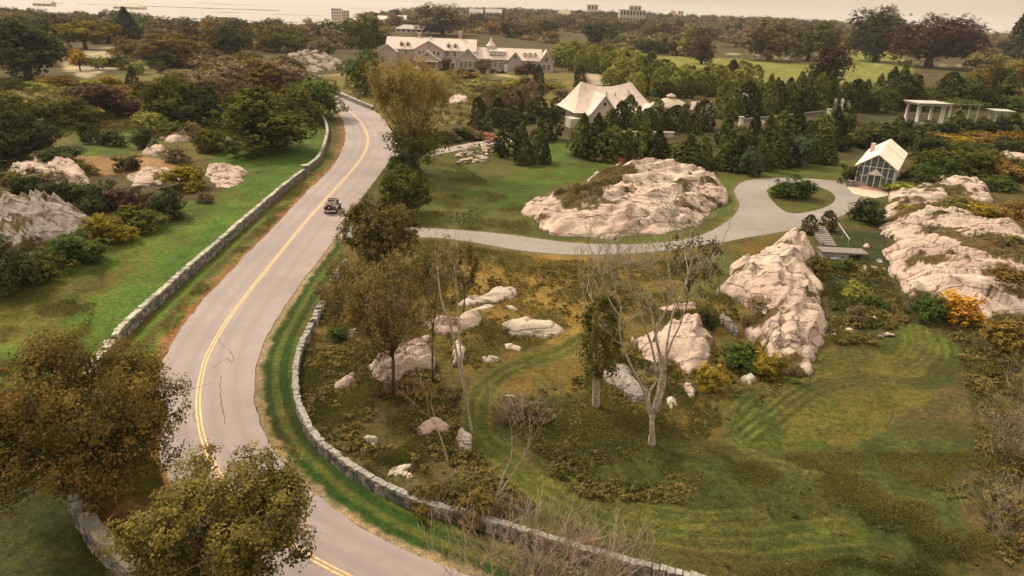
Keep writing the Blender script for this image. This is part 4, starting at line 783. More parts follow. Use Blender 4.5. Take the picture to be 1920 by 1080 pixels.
def plant(kind, px, py, ytop, wpx, label, det='mid', group=None, var=None, p=None, h=None, w=None):
    shape, mat, name, cat, tr, lobes = SPEC[kind]
    if p is None: p = G(px, py)
    if h is None: h = max(.4, height_for(p, ytop))
    if w is None: w = wpx / scale_at((p[0], p[1], p[2] + h * .5))
    if shape == 'shrub': w *= 1.12; h *= 1.12
    var = cnt.get((kind, det), 0) % (3 if det != 'near' else 2) if var is None else var; cnt[(kind, det)] = cnt.get((kind, det), 0) + 1
    key = (kind, det, var)
    n, leaf = DET[det]
    if kind == 'sparse': n, leaf = 1900, .15
    if shape in ('cone', 'column', 'plume'): n = int(n * .9); w0 = 4.0; leaf *= .85
    else: w0 = 8.0
    if key not in PROTO:
        PROTO[key] = (tree_proto(kind, shape, mat, n, leaf, tr, lobes, hash_(kind) + var * 7 + len(det), name, w0=w0), w0); o = PROTO[key][0]; first = True
    else: o = copy_tree(PROTO[key][0])
    o.location = (float(p[0]), float(p[1]), float(p[2]) - .05); o.rotation_euler = (0, 0, random.uniform(0, 6.28))
    sc = w / w0; o.scale = (sc, sc, h / 10.0)
    tag(o, label, cat, group)
    if group is None and 'group' in o: del o['group']
    return o
def hash_(s): return sum(ord(c) * (i + 3) for i, c in enumerate(s)) % 9973
random.seed(11)

# --- hand-placed plants: kind, x, base y, top y, width px, detail, label
PL = [
 ('darkoak', 55, 150, 28, 170, 'mid', 'massive dark evergreen-looking tree at the upper left edge'),
 ('goldoak', 160, 92, 40, 110, 'mid', 'flat-topped golden green tree over the sandy clearing, upper left'),
 ('darkcone', 240, 82, 14, 52, 'mid', 'tall dark green conifer standing above the upper left woods'),
 ('rustoak', 335, 122, 52, 120, 'mid', 'rust orange tree left of the dark spreading tree, upper left'),
 ('darkoak', 435, 100, 38, 100, 'mid', 'dark spreading tree right of the rust orange tree, upper left'),
 ('brownoak', 290, 118, 70, 70, 'mid', 'grey-brown tree beside the rust orange one, upper left'),
 ('darkshrub', 312, 128, 92, 60, 'mid', 'dark rounded bush in front of the rust orange tree'),
 ('rustshrub', 235, 108, 68, 50, 'mid', 'orange-brown bush at the edge of the sandy clearing'),
 ('oak', 520, 96, 30, 80, 'mid', 'grey-green tree right of the dark spreading tree, upper left'),
 ('oak', 560, 100, 55, 70, 'mid', 'low olive tree on top of the brown ledge left of the mansion'),
 ('maroon', 612, 78, 48, 36, 'mid', 'small dark maroon conical-crowned tree between lawns, upper left'),
 ('oak', 685, 100, 20, 90, 'mid', 'tall olive tree with a ragged top left behind the mansion'),
 ('brownoak', 600, 108, 75, 60, 'mid', 'low brownish tree at the right end of the brown ledge'),
 ('greenoak', 685, 178, 78, 76, 'mid', 'rounded grey-green tree just left of the golden poplar'),
 ('darkcone', 250, 165, 124, 28, 'mid', 'small dark cypress alone in the yellow scrub, upper left'),
 ('oliveshrub', 330, 232, 112, 120, 'mid', 'green-brown tree at the left end of the middle thicket'),
 ('brownoak', 405, 205, 98, 130, 'mid', 'brown tree in the middle of the left thicket'),
 ('rustoak', 470, 190, 102, 120, 'mid', 'rust-brown tree at the back of the left thicket'),
 ('brownoak', 535, 185, 112, 100, 'mid', 'brown tree at the right rear of the left thicket'),
 ('darkshrub', 375, 240, 150, 110, 'mid', 'dark tree with pale stems in the front of the left thicket'),
 ('oliveshrub', 480, 283, 158, 180, 'mid', 'large round olive tree at the corner of the left lawn'),
 ('shrub', 590, 222, 136, 100, 'mid', 'dark green tree overhanging the wall at the road bend'),
 ('oliveshrub', 548, 232, 150, 95, 'mid', 'olive tree between the round olive tree and the road bend'),
 ('oliveshrub', 395, 282, 225, 60, 'mid', 'dark olive bush tucked left of the large round olive tree'),
 ('maroonshrub', 195, 220, 145, 105, 'mid', 'wide purple-brown bush in the yellow scrub at left'),
 ('oliveshrub', 110, 235, 165, 110, 'mid', 'yellowish green scrub bush left of the purple-brown bush'),
 ('darkshrub', 173, 268, 218, 42, 'mid', 'upright dark shrub on the small green lawn at left'),
 ('darkshrub', 213, 273, 236, 44, 'mid', 'rounded dark shrub right beside the upright one'),
 ('darkshrub', 272, 278, 232, 44, 'mid', 'dark green shrub right of the small green lawn'),
 ('limeshrub', 285, 245, 195, 60, 'mid', 'yellow-green bush behind the small green lawn'),
 ('darkshrub', 238, 320, 285, 50, 'mid', 'round dark shrub on the red-brown earth at left'),
 ('darkoak', 40, 305, 190, 140, 'mid', 'dark olive tree at the left edge above the tan ledge'),
 ('oak', 12, 250, 150, 90, 'mid', 'olive tree cut by the left edge beyond the scrub'),
 ('darkshrub', 100, 320, 268, 110, 'mid', 'low dark bush mass at the foot of the left edge tree'),
 ('darkshrub', 60, 378, 318, 68, 'mid', 'first dark bush from the left in the row above the grey cliff'),
 ('darkshrub', 120, 384, 328, 80, 'mid', 'second dark bush from the left in the row above the grey cliff'),
 ('darkshrub', 182, 392, 332, 80, 'mid', 'third dark bush from the left in the row above the grey cliff'),
 ('maroonshrub', 245, 394, 345, 76, 'mid', 'dull red-brown bush in the row above the grey cliff'),
 ('darkshrub', 312, 408, 342, 68, 'mid', 'big dark bush at the right end of the row, touching the left lawn'),
 ('goldshrub', 345, 352, 302, 84, 'mid', 'yellow-tipped shrub beside the pink rock on the left lawn'),
 ('brownshrub', 330, 305, 270, 50, 'mid', 'reddish bush behind the yellow-tipped shrub'),
 ('brownshrub', 387, 380, 354, 28, 'mid', 'tiny round brown bush alone on the left lawn'),
 ('oliveshrub', 262, 432, 385, 84, 'mid', 'long olive shrub at the lawn edge under the big dark bush'),
 ('goldshrub', 205, 455, 398, 90, 'mid', 'golden olive shrub at the lawn edge, next to the long olive one'),
 ('shrub', 138, 492, 425, 104, 'mid', 'bright green shrub at the lawn edge in front of the grey cliff'),
 ('oliveshrub', 85, 520, 460, 84, 'mid', 'olive shrub at the lawn edge below the grey cliff'),
 ('darkshrub', 20, 545, 430, 90, 'mid', 'dark shrub cut by the left edge at the lawn border'),
 ('oliveshrub', 45, 535, 488, 60, 'mid', 'low olive shrub between the dark one and the lawn'),
 # along the road, right side
 ('darkshrub', 770, 345, 262, 50, 'mid', 'dark upright bush at the foot of the golden poplar'),
 ('shrub', 745, 325, 285, 36, 'mid', 'small green bush on the road edge by the upper drive'),
 ('oak', 765, 402, 300, 84, 'mid', 'rounded olive bush-tree between the poplar and the roadside oak'),
 ('sparse', 1285, 590, 432, 120, 'mid', 'sparse dark-leafed tree standing behind the bare branches'),
 # estate middle
 ('darkcol', 953, 292, 232, 46, 'mid', 'leftmost stout dark evergreen of the lawn clump'),
 ('darkcone', 986, 308, 258, 40, 'mid', 'front dark evergreen of the lawn clump'),
 ('cone', 978, 285, 228, 34, 'mid', 'greenish evergreen at the rear of the lawn clump'),
 ('column', 1006, 300, 240, 34, 'mid', 'olive evergreen right in the lawn clump'),
 ('darkcone', 1022, 308, 262, 24, 'mid', 'slim dark evergreen at the right end of the lawn clump'),
 ('darkcol', 1030, 262, 206, 46, 'mid', 'round-topped dark evergreen behind the lawn clump by the barn'),
 ('shrub', 1490, 372, 322, 72, 'mid', 'wide-branching green shrub on the island of the drive loop'),
 ('darkshrub', 1625, 418, 360, 62, 'mid', 'large round dark bush between the drive loop and the right ledges'),
 ('darkcol', 1515, 438, 402, 26, 'mid', 'left clipped dark ball shrub at the head of the steps'),
 ('darkcol', 1550, 433, 394, 27, 'mid', 'right clipped dark ball shrub at the head of the steps'),
 ('orangeshrub', 1793, 602, 540, 80, 'mid', 'bright orange bush at the foot of the right ledge'),
 ('shrub', 1742, 598, 538, 66, 'mid', 'green bush touching the bright orange bush'),
 ('goldshrub', 1430, 700, 645, 70, 'mid', 'yellow-green bush growing at the foot of the craggy wedge'),
 ('shrub', 1385, 690, 640, 70, 'mid', 'dense green bush left of the yellow-green one under the craggy wedge'),
 ('goldshrub', 1330, 730, 672, 56, 'mid', 'mustard bush right of the bare tree boulder'),
 ('darkshrub', 1322, 615, 572, 36, 'mid', 'dark bush in the cleft between boulder and craggy wedge'),
 ('shrub', 1580, 508, 478, 40, 'mid', 'green bush below the little stone bridge'),
 ('oliveshrub', 1530, 520, 478, 40, 'mid', 'olive bush at the left foot of the little stone bridge'),
 ('limeshrub', 1600, 560, 520, 50, 'mid', 'yellow-green bush in the middle of the scrub bank'),
 ('shrub', 1642, 580, 548, 40, 'mid', 'mossy green bush on the right of the scrub bank'),
 ('brownshrub', 1600, 600, 572, 40, 'mid', 'brown bush low on the scrub bank'),
 ('rustshrub', 1890, 650, 590, 90, 'mid', 'rust bush at the right edge below the ledge'),
 ('brownshrub', 1870, 560, 520, 70, 'mid', 'brown scrub growing in the cleft of the right ledge'),
 ('oliveshrub', 1880, 500, 455, 90, 'mid', 'olive scrub bush on top of the right ledge'),
 ('goldshrub', 1830, 425, 375, 90, 'mid', 'yellow grassy bush between the two right ledges'),
 ('oliveshrub', 1750, 408, 378, 80, 'mid', 'olive bush left between the two right ledges'),
 ('rustshrub', 1895, 430, 360, 60, 'mid', 'rusty bush at the right edge above the ledge'),
 ('darkshrub', 1590, 345, 300, 36, 'mid', 'dark bush at the left corner of the conservatory'),
 ('darkoak', 1740, 300, 250, 70, 'mid', 'dark tree right behind the conservatory'),
 ('shrub', 1715, 345, 300, 50, 'mid', 'green shrub beside the conservatory side door'),
 ('oak', 1800, 330, 268, 100, 'mid', 'broad olive tree right of the conservatory'),
 ('shrub', 1765, 345, 290, 70, 'mid', 'deep green shrub between conservatory and right ledge'),
 ('limeshrub', 1690, 365, 340, 60, 'mid', 'low yellow-green shrub in front of the conservatory wall'),
 ('oliveshrub', 1860, 330, 290, 60, 'mid', 'olive shrub near the low pale rock at the right edge'),
 ('rustshrub', 1870, 285, 245, 90, 'mid', 'orange-brown shrub below the pergola at right'),
 ('goldshrub', 1790, 275, 248, 80, 'mid', 'yellowish shrub below the pavilion'),
 # garden beds at the lawn edge
 ('brownshrub', 1130, 302, 288, 40, 'mid', 'tan flowering clump at the left of the bed under the evergreens'),
 ('redshrub', 1175, 309, 294, 38, 'mid', 'pink-red flowering clump in the bed under the evergreens'),
 ('limeshrub', 1210, 313, 298, 36, 'mid', 'yellow-green clump at the right of the bed under the evergreens'),
 ('redshrub', 917, 262, 246, 26, 'mid', 'pinkish clump beside the upper drive'),
 # right skyline trees
 ('maroon', 1740, 126, 14, 150, 'mid', 'biggest dark copper beech on the right skyline'),
 ('darkoak', 1640, 116, 12, 112, 'mid', 'dark green skyline tree left of the big copper beech'),
 ('maroon', 1552, 160, 72, 78, 'mid', 'dark purple low-branched tree in front of the golf-green field'),
 ('goldoak', 1562, 100, 74, 44, 'mid', 'small yellow tree behind the dark purple tree'),
 ('brownoak', 1440, 114, 26, 110, 'mid', 'broad brown tree at the far edge of the green field'),
 ('oak', 1515, 114, 34, 96, 'mid', 'olive-brown tree right of the broad brown one at the field edge'),
 ('darkcone', 1906, 120, 14, 60, 'mid', 'tall dark spruce cut by the right edge'),
 ('maroon', 1315, 120, 66, 50, 'mid', 'round dark tree standing alone at the left of the green field'),
 ('darkoak', 1125, 84, 35, 75, 'mid', 'very dark round tree behind the pale green hedge'),
 ('brownoak', 830, 66, 2, 100, 'mid', 'large mauve-brown tree on the skyline behind the mansion'),
 ('darkoak', 740, 40, 14, 26, 'mid', 'small dark skyline tree left of the mauve-brown one'),
 ('brownoak', 905, 138, 105, 32, 'mid', 'brown-red tree in front of the mansion wing'),
 ('maroonshrub', 836, 132, 104, 24, 'mid', 'dark red bush before the mansion porch'),
 ('maroonshrub', 985, 138, 108, 44, 'mid', 'purple-brown trees beside the mansion entrance'),
 ('darkcol', 1008, 185, 122, 22, 'mid', 'tall dark column tree below the right end of the mansion'),
 ('darkcol', 1086, 165, 122, 20, 'mid', 'dark column tree left behind the barn'),
 ('brownoak', 1380, 88, 50, 60, 'mid', 'reddish tree left of the broad brown one at the field edge'),
 ('oak', 1300, 105, 60, 60, 'mid', 'olive tree behind the round dark one at the field'),
]
for k in PL: plant(k[0], k[1], k[2], k[3], k[4] * 1.08, k[6], 'big' if k[4] >= 95 and k[5] == 'mid' else k[5])
ORD = ['first', 'second', 'third', 'fourth', 'fifth', 'sixth', 'seventh', 'eighth', 'ninth', 'tenth', 'eleventh', 'twelfth', 'thirteenth', 'fourteenth', 'fifteenth', 'sixteenth', 'seventeenth', 'eighteenth', 'nineteenth', 'twentieth']
def row(kinds, pts, n, hpx, wpx, noun, where, group, jit=3, det='mid'):
    """n plants along a pixel polyline from left to right"""
    P = np.array(pts, float); d = np.r_[0, np.cumsum(np.hypot(*np.diff(P, axis=0).T))]
    for i in range(n):
        s = d[-1] * (i + .5) / n; x = np.interp(s, d, P[:, 0]); y = np.interp(s, d, P[:, 1])
        k = kinds[i % len(kinds)] if isinstance(kinds, (list, tuple)) else kinds
        y += random.uniform(-jit, jit) * 1.6; hh = hpx * random.uniform(.68, 1.22)
        plant(k, x + random.uniform(-2, 2), y, y - hh, wpx * random.uniform(.95, 1.5), f'{ORD[i]} {noun} from left {where}', det, group)
row(['cone', 'darkcol', 'column'], [(1135, 246), (1220, 250), (1325, 244)], 11, 54, 28, 'evergreen', 'in the row hiding the barn front', 'evergreens in front of the barn')
row(['cone', 'darkcone', 'column', 'cone'], [(1075, 288), (1150, 300), (1230, 312), (1330, 320)], 9, 72, 44, 'big evergreen', 'in the band above the domed ledge', 'evergreens above the domed ledge')
row(['darkshrub', 'darkcol'], [(1130, 290), (1190, 298), (1225, 305)], 4, 44, 38, 'dark low evergreen', 'behind the flowering bed', 'low evergreens behind the flower bed')
row(['cone', 'darkcone', 'blueshrub', 'cone'], [(1345, 318), (1420, 325), (1480, 312), (1560, 302)], 9, 66, 44, 'evergreen', 'in the band above the drive loop', 'evergreens above the drive loop')
row(['cone', 'column', 'darkcone'], [(1345, 275), (1440, 280), (1600, 270)], 10, 62, 38, 'evergreen', 'in the middle belt left of the conservatory roof', 'evergreens left of the conservatory')
row(['column', 'cone', 'darkcol'], [(1350, 222), (1450, 214), (1560, 210)], 11, 66, 32, 'evergreen', 'in the back belt behind the trellis', 'evergreens behind the trellis')
row(['cone', 'darkcone', 'cone'], [(1380, 196), (1480, 188), (1600, 182), (1720, 180)], 16, 46, 28, 'small evergreen', 'in the rearmost belt before the green field', 'evergreens before the green field')
row(['darkcol', 'cone', 'shrub', 'darkoak'], [(1590, 208), (1700, 205), (1800, 200), (1915, 205)], 15, 54, 40, 'evergreen', 'in the belt behind the statues and pergola', 'evergreens behind the pergola')
row(['darkshrub', 'cone'], [(1590, 250), (1680, 258), (1760, 252), (1905, 245)], 12, 38, 40, 'dark bush', 'along the foot of the pavilion and pergola', 'bushes below the pergola')
row(['oak', 'shrub', 'rustoak'], [(1770, 190), (1850, 180), (1915, 175)], 6, 62, 48, 'loose tree', 'in the grove right above the pergola', 'loose trees above the pergola')
row('willow', [(1038, 124), (1090, 134), (1150, 144), (1200, 155)], 15, 46, 24, 'pale green feathery shrub', 'in the dense hedge right of the mansion', 'pale green hedge right of the mansion', 2)
row('willow', [(1045, 112), (1110, 114), (1170, 122), (1220, 138)], 15, 34, 24, 'pale green feathery shrub', 'in the rear hedge line right of the mansion', 'rear pale green hedge', 2)
row(['willow', 'willow', 'willowo'], [(1140, 160), (1200, 178), (1280, 182), (1400, 172)], 20, 46, 28, 'feathery shrub', 'in the thicket behind the barn', 'feathery thicket behind the barn', 4)
row(['willowo', 'willow'], [(1160, 142), (1230, 150), (1320, 158), (1420, 160)], 20, 38, 27, 'feathery shrub', 'in the thicket edge bordering the green field', 'feathery thicket by the green field', 4)
row(['darkcol', 'brush', 'brush'], [(890, 222), (925, 215), (965, 210), (1000, 205)], 9, 48, 20, 'slim upright tree', 'in the file above the upper drive', 'slim upright trees above the upper drive', 3)
row(['darkshrub', 'darkcol'], [(860, 262), (930, 240), (1000, 222), (1060, 212)], 10, 30, 34, 'dark hedge bush', 'in the dark hedge leading to the barn', 'dark hedge leading to the barn', 3)
row(['rustshrub', 'brownshrub', 'darkshrub'], [(820, 270), (870, 262), (900, 258)], 5, 24, 30, 'brown bush', 'above the upper drive', 'brown bushes above the upper drive', 3)
row(['oliveshrub', 'rustshrub', 'limeshrub', 'brownshrub'], [(850, 150), (900, 160), (960, 168), (1060, 165)], 12, 16, 34, 'low bush', 'on the slope under the mansion', 'low bushes on the mansion slope', 8)
row(['darkshrub', 'maroonshrub', 'shrub'], [(820, 134), (880, 136), (950, 138)], 7, 10, 14, 'clipped bush', 'against the mansion front', 'clipped bushes against the mansion', 1)
row(['oliveshrub', 'limeshrub', 'goldshrub', 'rustshrub'], [(20, 175), (120, 180), (220, 185), (300, 200)], 10, 20, 44, 'yellowish scrub bush', 'in the scrub field at upper left', 'scrub bushes in the upper left field', 14)
row(['rustshrub', 'goldshrub', 'oliveshrub'], [(1750, 262), (1830, 268), (1912, 272)], 7, 26, 44, 'autumn bush', 'in the orange scrub below the pergola', 'autumn bushes below the pergola', 5)
row(['darkshrub', 'oliveshrub', 'shrub'], [(1720, 375), (1790, 330), (1850, 350), (1912, 345)], 7, 34, 50, 'shrub', 'around the ledges at the right edge', 'shrubs round the right ledges', 8)

def plant_on(kind, px, py, z, ytop_h, wpx, label, group=None):
    p = G(px, py, z); return plant(kind, px, py, 0, wpx, label, 'mid', group, p=p, h=ytop_h, w=wpx / scale_at(p))
for k in [('brownshrub', 1760, 440, 1.9, 1.6, 60, 'brown tuft of scrub growing on top of the right ledge, left one'), ('oliveshrub', 1868, 455, 2.2, 1.5, 80, 'olive tuft of scrub growing on top of the right ledge, right one'), ('rustshrub', 1885, 520, 1.8, 1.6, 70, 'rust scrub in the crack of the right ledge'), ('brownshrub', 1120, 352, 2.0, .9, 60, 'dry yellow-brown tuft on the upper left of the domed ledge'), ('goldshrub', 1090, 372, 2.0, .8, 70, 'golden grass tuft low on the upper left of the domed ledge'), ('brownshrub', 1420, 572, 1.6, .9, 50, 'brown scrub in the notch of the craggy wedge'), ('oliveshrub', 1800, 392, 1.6, 1.4, 110, 'olive bank of scrub where the two right ledges meet'), ('goldshrub', 1720, 400, 1.4, 1.2, 70, 'golden scrub at the left where the two right ledges meet')]: plant_on(*k)
row(['darkshrub', 'oliveshrub', 'darkoak', 'shrub'], [(1725, 300), (1790, 295), (1850, 300), (1915, 300)], 8, 42, 52, 'shrub', 'in the thicket right of the conservatory', 'thicket right of the conservatory', 8)
row(['oliveshrub', 'darkshrub', 'rustshrub'], [(1735, 328), (1800, 322), (1860, 325), (1915, 330)], 7, 36, 54, 'shrub', 'in the front thicket right of the conservatory', 'front thicket right of the conservatory', 8)
row(['darkshrub', 'cone', 'oliveshrub'], [(1560, 290), (1590, 275), (1640, 268), (1700, 285)], 7, 44, 40, 'shrub', 'tucked round the rear of the conservatory', 'shrubs round the conservatory', 5)
row(['oliveshrub', 'darkshrub', 'brownshrub', 'oliveshrub'], [(10, 350), (60, 340), (110, 335), (160, 318)], 5, 40, 56, 'bush', 'on the bank above the tan ledge at far left', 'bushes above the tan ledge', 8)
row(['oliveshrub', 'shrub', 'brownshrub'], [(300, 255), (350, 250), (400, 292)], 4, 34, 44, 'bush', 'along the foot of the left thicket', 'bushes under the left thicket', 5)
row(['oliveshrub', 'brownshrub', 'maroonshrub', 'darkshrub'], [(300, 200), (380, 180), (460, 165), (560, 160)], 9, 46, 60, 'thicket bush', 'filling the back of the left thicket', 'back bushes of the left thicket', 12)
row(['rustshrub', 'oliveshrub', 'brownshrub'], [(330, 130), (420, 128), (500, 130)], 6, 30, 46, 'bush', 'before the dark spreading tree, upper left', 'bushes before the dark spreading tree', 6)
row(['darkshrub', 'oliveshrub'], [(150, 125), (200, 122), (260, 128)], 4, 22, 34, 'low bush', 'edging the sandy clearing', 'bushes edging the clearing', 4)
row(['darkshrub', 'oliveshrub', 'darkshrub'], [(0, 215), (30, 240), (20, 285), (80, 300)], 5, 56, 70, 'dark thicket bush', 'at the left edge beside the scrub field', 'thicket at the left edge', 6)
row(['maroonshrub', 'oliveshrub', 'shrub'], [(705, 560), (660, 600), (620, 640)], 3, 30, 40, 'low bush', 'in the shade of the airy oak', 'low bushes under the airy oak', 6)
row(['darkshrub', 'oliveshrub', 'shrub'], [(748, 360), (735, 400), (700, 440)], 3, 40, 40, 'roadside bush', 'between the poplar and the roadside oak', 'roadside bushes', 3)
# --- far woods: individuals scattered over photo regions
REG = []
def far_wood(region, n, kinds, label, group, hr=(8, 13), seed=1, gap=.46, wr=(1.0, 1.55)):
    n = int(n * 1.7) if n > 10 else n; REG.append(region)
    rd_ = random.Random(seed); xs = [p[0] for p in region]; ys = [p[1] for p in region]; done = []; tries = 0; c = 0
    while c < n and tries < n * 60:
        tries += 1; x = rd_.uniform(min(xs), max(xs)); y = rd_.uniform(min(ys), max(ys))
        if not in_poly(np.array([x]), np.array([y]), region)[0]: continue
        p = G(x, y)
        if p[2] < -.6: continue
        h = rd_.uniform(*hr); w = h * rd_.uniform(*wr)
        if any((p[0] - q[0]) ** 2 + (p[1] - q[1]) ** 2 < (gap * (w + q[2]) / 2) ** 2 for q in done): continue
        done.append((p[0], p[1], w)); k = rd_.choice(kinds); c += 1
        plant(k, 0, 0, 0, 0, label.format({'oak': 'olive', 'darkoak': 'dark green', 'brownoak': 'grey-brown', 'rustoak': 'rust', 'maroon': 'dark maroon', 'greenoak': 'green', 'goldoak': 'golden', 'limeoak': 'pale green', 'darkcone': 'dark pointed'}[k]), 'far', group, p=p, h=h, w=w)
mix = ['oak', 'brownoak', 'brownoak', 'darkoak', 'greenoak', 'maroon', 'oak', 'rustoak']
far_wood([(-40, 60), (200, 66), (420, 72), (700, 66), (700, 92), (470, 95), (300, 88), (100, 80), (-40, 90)], 34, mix, '{} tree in the woods across the upper left, nearer band', 'trees in the upper left woods', (9, 14), 1)
far_wood([(-40, 26), (250, 30), (300, 44), (480, 56), (700, 52), (700, 64), (350, 68), (-40, 58)], 46, ['oak', 'brownoak', 'darkoak', 'greenoak', 'brownoak'], '{} tree in the far band of the upper left woods', 'trees in the far upper left woods', (8, 12), 2)
far_wood([(700, 60), (900, 64), (1040, 84), (1040, 60), (900, 44), (700, 44)], 34, ['brownoak', 'oak', 'maroon', 'rustoak', 'darkoak'], '{} tree in the wood right behind the mansion', 'trees behind the mansion', (9, 15), 3)
far_wood([(1040, 62), (1180, 66), (1300, 80), (1640, 96), (1640, 70), (1300, 56), (1040, 44)], 54, ['brownoak', 'maroon', 'oak', 'darkoak', 'brownoak', 'rustoak'], '{} tree in the wood beyond the green field', 'trees beyond the green field', (9, 14), 4)
far_wood([(900, 34), (1300, 44), (1640, 62), (1640, 54), (1300, 36), (900, 24)], 60, ['brownoak', 'oak', 'brownoak', 'darkoak'], '{} tree on the distant wooded skyline', 'trees on the distant skyline', (9, 13), 5, .5)
far_wood([(1560, 100), (1920, 116), (1920, 66), (1840, 62), (1700, 70)], 26, ['rustoak', 'brownoak', 'oak', 'maroon'], '{} tree in the autumn wood at the upper right', 'trees at the upper right', (8, 12), 6)
far_wood([(1130, 92), (1290, 108), (1290, 84), (1130, 76)], 14, ['brownoak', 'oak', 'darkoak', 'limeoak'], '{} tree above the pale green hedge', 'trees above the hedge', (8, 12), 7)
far_wood([(1820, 135), (1920, 150), (1920, 122), (1820, 116)], 8, ['rustoak', 'oak', 'limeoak'], '{} tree below the tall right-edge spruce', 'trees by the spruce', (7, 10), 8)
far_wood([(560, 36), (700, 42), (740, 36), (740, 30), (560, 28)], 12, ['brownoak', 'darkoak'], '{} tree on the shore beyond the upper left woods', 'trees along the shore', (7, 10), 9, .5)
far_wood([(20, 132), (230, 140), (290, 150), (310, 138), (130, 118)], 7, ['oak', 'limeoak', 'goldoak'], '{} small tree round the sandy clearing', 'small trees round the clearing', (5, 7), 10)
def understory():
    rg = np.random.default_rng(14); C = []; NN = []; S = []
    for reg in REG[:8]:
        wp = np.array([G(*q)[:2] for q in reg]); lo = wp.min(0); hi = wp.max(0); q = rg.uniform(lo, hi, (6000, 2)); q = q[in_poly(q[:, 0], q[:, 1], wp)]
        area = len(q) / 6000 * np.prod(hi - lo); q = q[:max(20, min(int(area / 60), 800))]; z = terrain(q[:, 0], q[:, 1])
        for (a, b_), c in zip(q, z):
            if c < -.5: continue
            h = rg.uniform(3, 6.5); p, nn, _ = crown_pts('shrub', rg, 72, 7, 4, .05); C.append(p * np.array([h * 2.2, h * 2.2, h]) + np.array([a, b_, c])); NN.append(nn); S.append(np.full(len(p), h * .15))
    me = quads('woodland_understory', np.vstack(C), np.vstack(NN), np.concatenate(S), rg, .8)
    tag(link('woodland_understory', me, leaf_mat('leaf_understory', (.030, .026, .011), (.090, .066, .030), (.17, .115, .05), .15, .06)), 'low brown and olive thicket filling the ground between the far trees', 'thicket', kind='stuff')
understory()
# remotest belt of woods reads as one mass
def woods_mass():
    rg = np.random.default_rng(4); n = 2600; ang = rg.uniform(-.62, .80, n); y = rg.uniform(900, 2300, n) ; x = ang * y
    z = terrain(x, y); ok = z > .3; x, y, z = x[ok], y[ok], z[ok]; C = []; NN = []; S = []
    for a, b_, c in zip(x, y, z):
        h = rg.uniform(7, 12); p, nn, _ = crown_pts('round', rg, 64, 9, 4, .04); C.append(p * np.array([h * 1.5, h * 1.5, h]) + np.array([a, b_, c - 1])); NN.append(nn); S.append(np.full(len(p), h * .12))
    me = quads('distant_woods', np.vstack(C), np.vstack(NN), np.concatenate(S), rg, .8)
    tag(link('distant_woods', me, LM['brown']), 'remote belt of brownish woods along the horizon', 'woods', kind='stuff')
woods_mass()

# ------------------------------------------------------------------ individual near trees
def leafy_tree(px, py, ytop, xl, xr, label, mat, n, leaf, seed, shape='round', lobes=60, trunk=.28, name='autumn_tree', bark=None, zc=.6, rz=.38, stems=1, clump=26, cs=.019):
    rg = np.random.default_rng(seed); rd_ = random.Random(seed); p = G(px, py); h = height_for(p, ytop) * .97
    sc = scale_at((p[0], p[1], h * .6)); w = (xr - xl) / sc
    root = empty(name, p); tag(root, label, 'tree')
    pc, nn, lc = crown_pts(shape, rg, n, lobes, clump, cs)
    mid = ((xl + xr) / 2 - proj((p[0], p[1], h * .6))[0]) / sc
    S = np.array([w, w, h]); off = np.array([mid, 0, 0]); c = pc * S + off * (pc[:, 2:3] ** .5)
    n = len(c); link('crown', quads('crown', c, nn + rg.normal(size=(n, 3)) * .45, leaf * rg.uniform(.6, 1.4, n), rg), LM[mat], root)
    mb = MB(); lcw = lc * S + off * (lc[:, 2:3] ** .5)
    for s in range(stems):
        a0 = np.array([(s - (stems - 1) / 2) * .5, rd_.uniform(-.2, .2), -.3]); top = np.array([mid * .7 + (s - (stems - 1) / 2) * w * .15, 0, h * .62])
        m1 = a0 + (top - a0) * .5 + np.array([rd_.uniform(-.2, .2), rd_.uniform(-.2, .2), 0])
        mb.tube([a0, m1, top], [trunk, trunk * .75, trunk * .25], 8)
        for q in lcw[s::stems]:
            t = rd_.uniform(.0, .95); a = m1 + (top - m1) * t
            m_ = (a + q) / 2 + np.array([rd_.uniform(-.2, .2), rd_.uniform(-.2, .2), -.04 * h]); mb.tube([a, m_, q], [trunk * .26, trunk * .14, trunk * .05], 5)
            for _ in range(5):
                e = q + np.array([rd_.gauss(0, .07) * w, rd_.gauss(0, .07) * w, rd_.uniform(-.02, .07) * h]); mb.tube([m_ * .4 + q * .6, e], [trunk * .08, trunk * .025], 4)
    mb.build('trunk', bark or BARK, root, True); return root
leafy_tree(165, 965, 612, -40, 345, 'large rust-brown tree spreading over the wall and road at lower left', 'rusto', 60000, .085, 21, 'ragged', 120, .30, zc=1)
leafy_tree(400, 1150, 862, 232, 602, 'golden brown tree at the bottom edge covering the road centre line', 'golden', 54000, .076, 22, 'ragged', 80, .26)
leafy_tree(722, 508, 362, 636, 786, 'dense roadside oak with green and rust leaves beside the road', 'airy', 20000, .12, 23, 'ragged', 75, .22)
leafy_tree(738, 748, 470, 640, 815, 'loose airy oak on a dark trunk in front of the jumbled granite hump', 'airy', 11000, .075, 24, 'airy', 110, .15, clump=12, cs=.035)
leafy_tree(712, 700, 480, 588, 735, 'airy leaning oak left of the dark-trunked one, over the verge wall', 'airy', 10000, .075, 27, 'airy', 100, .10, clump=12, cs=.04)
leafy_tree(812, 722, 430, 775, 862, 'slim airy tree right of the dark-trunked oak', 'airy', 3200, .07, 28, 'airy', 34, .08, clump=10, cs=.05)
leafy_tree(700, 770, 640, 655, 740, 'small multi-twig sapling with sparse leaves left of the dark-trunked oak', 'airy', 900, .07, 29, 'airy', 22, .05, clump=8, cs=.05)
leafy_tree(868, 600, 448, 832, 900, 'slender half-bare tree with dark green tufts in the meadow', 'airy', 2400, .10, 25, 'airy', 26, .09, clump=12, cs=.05)
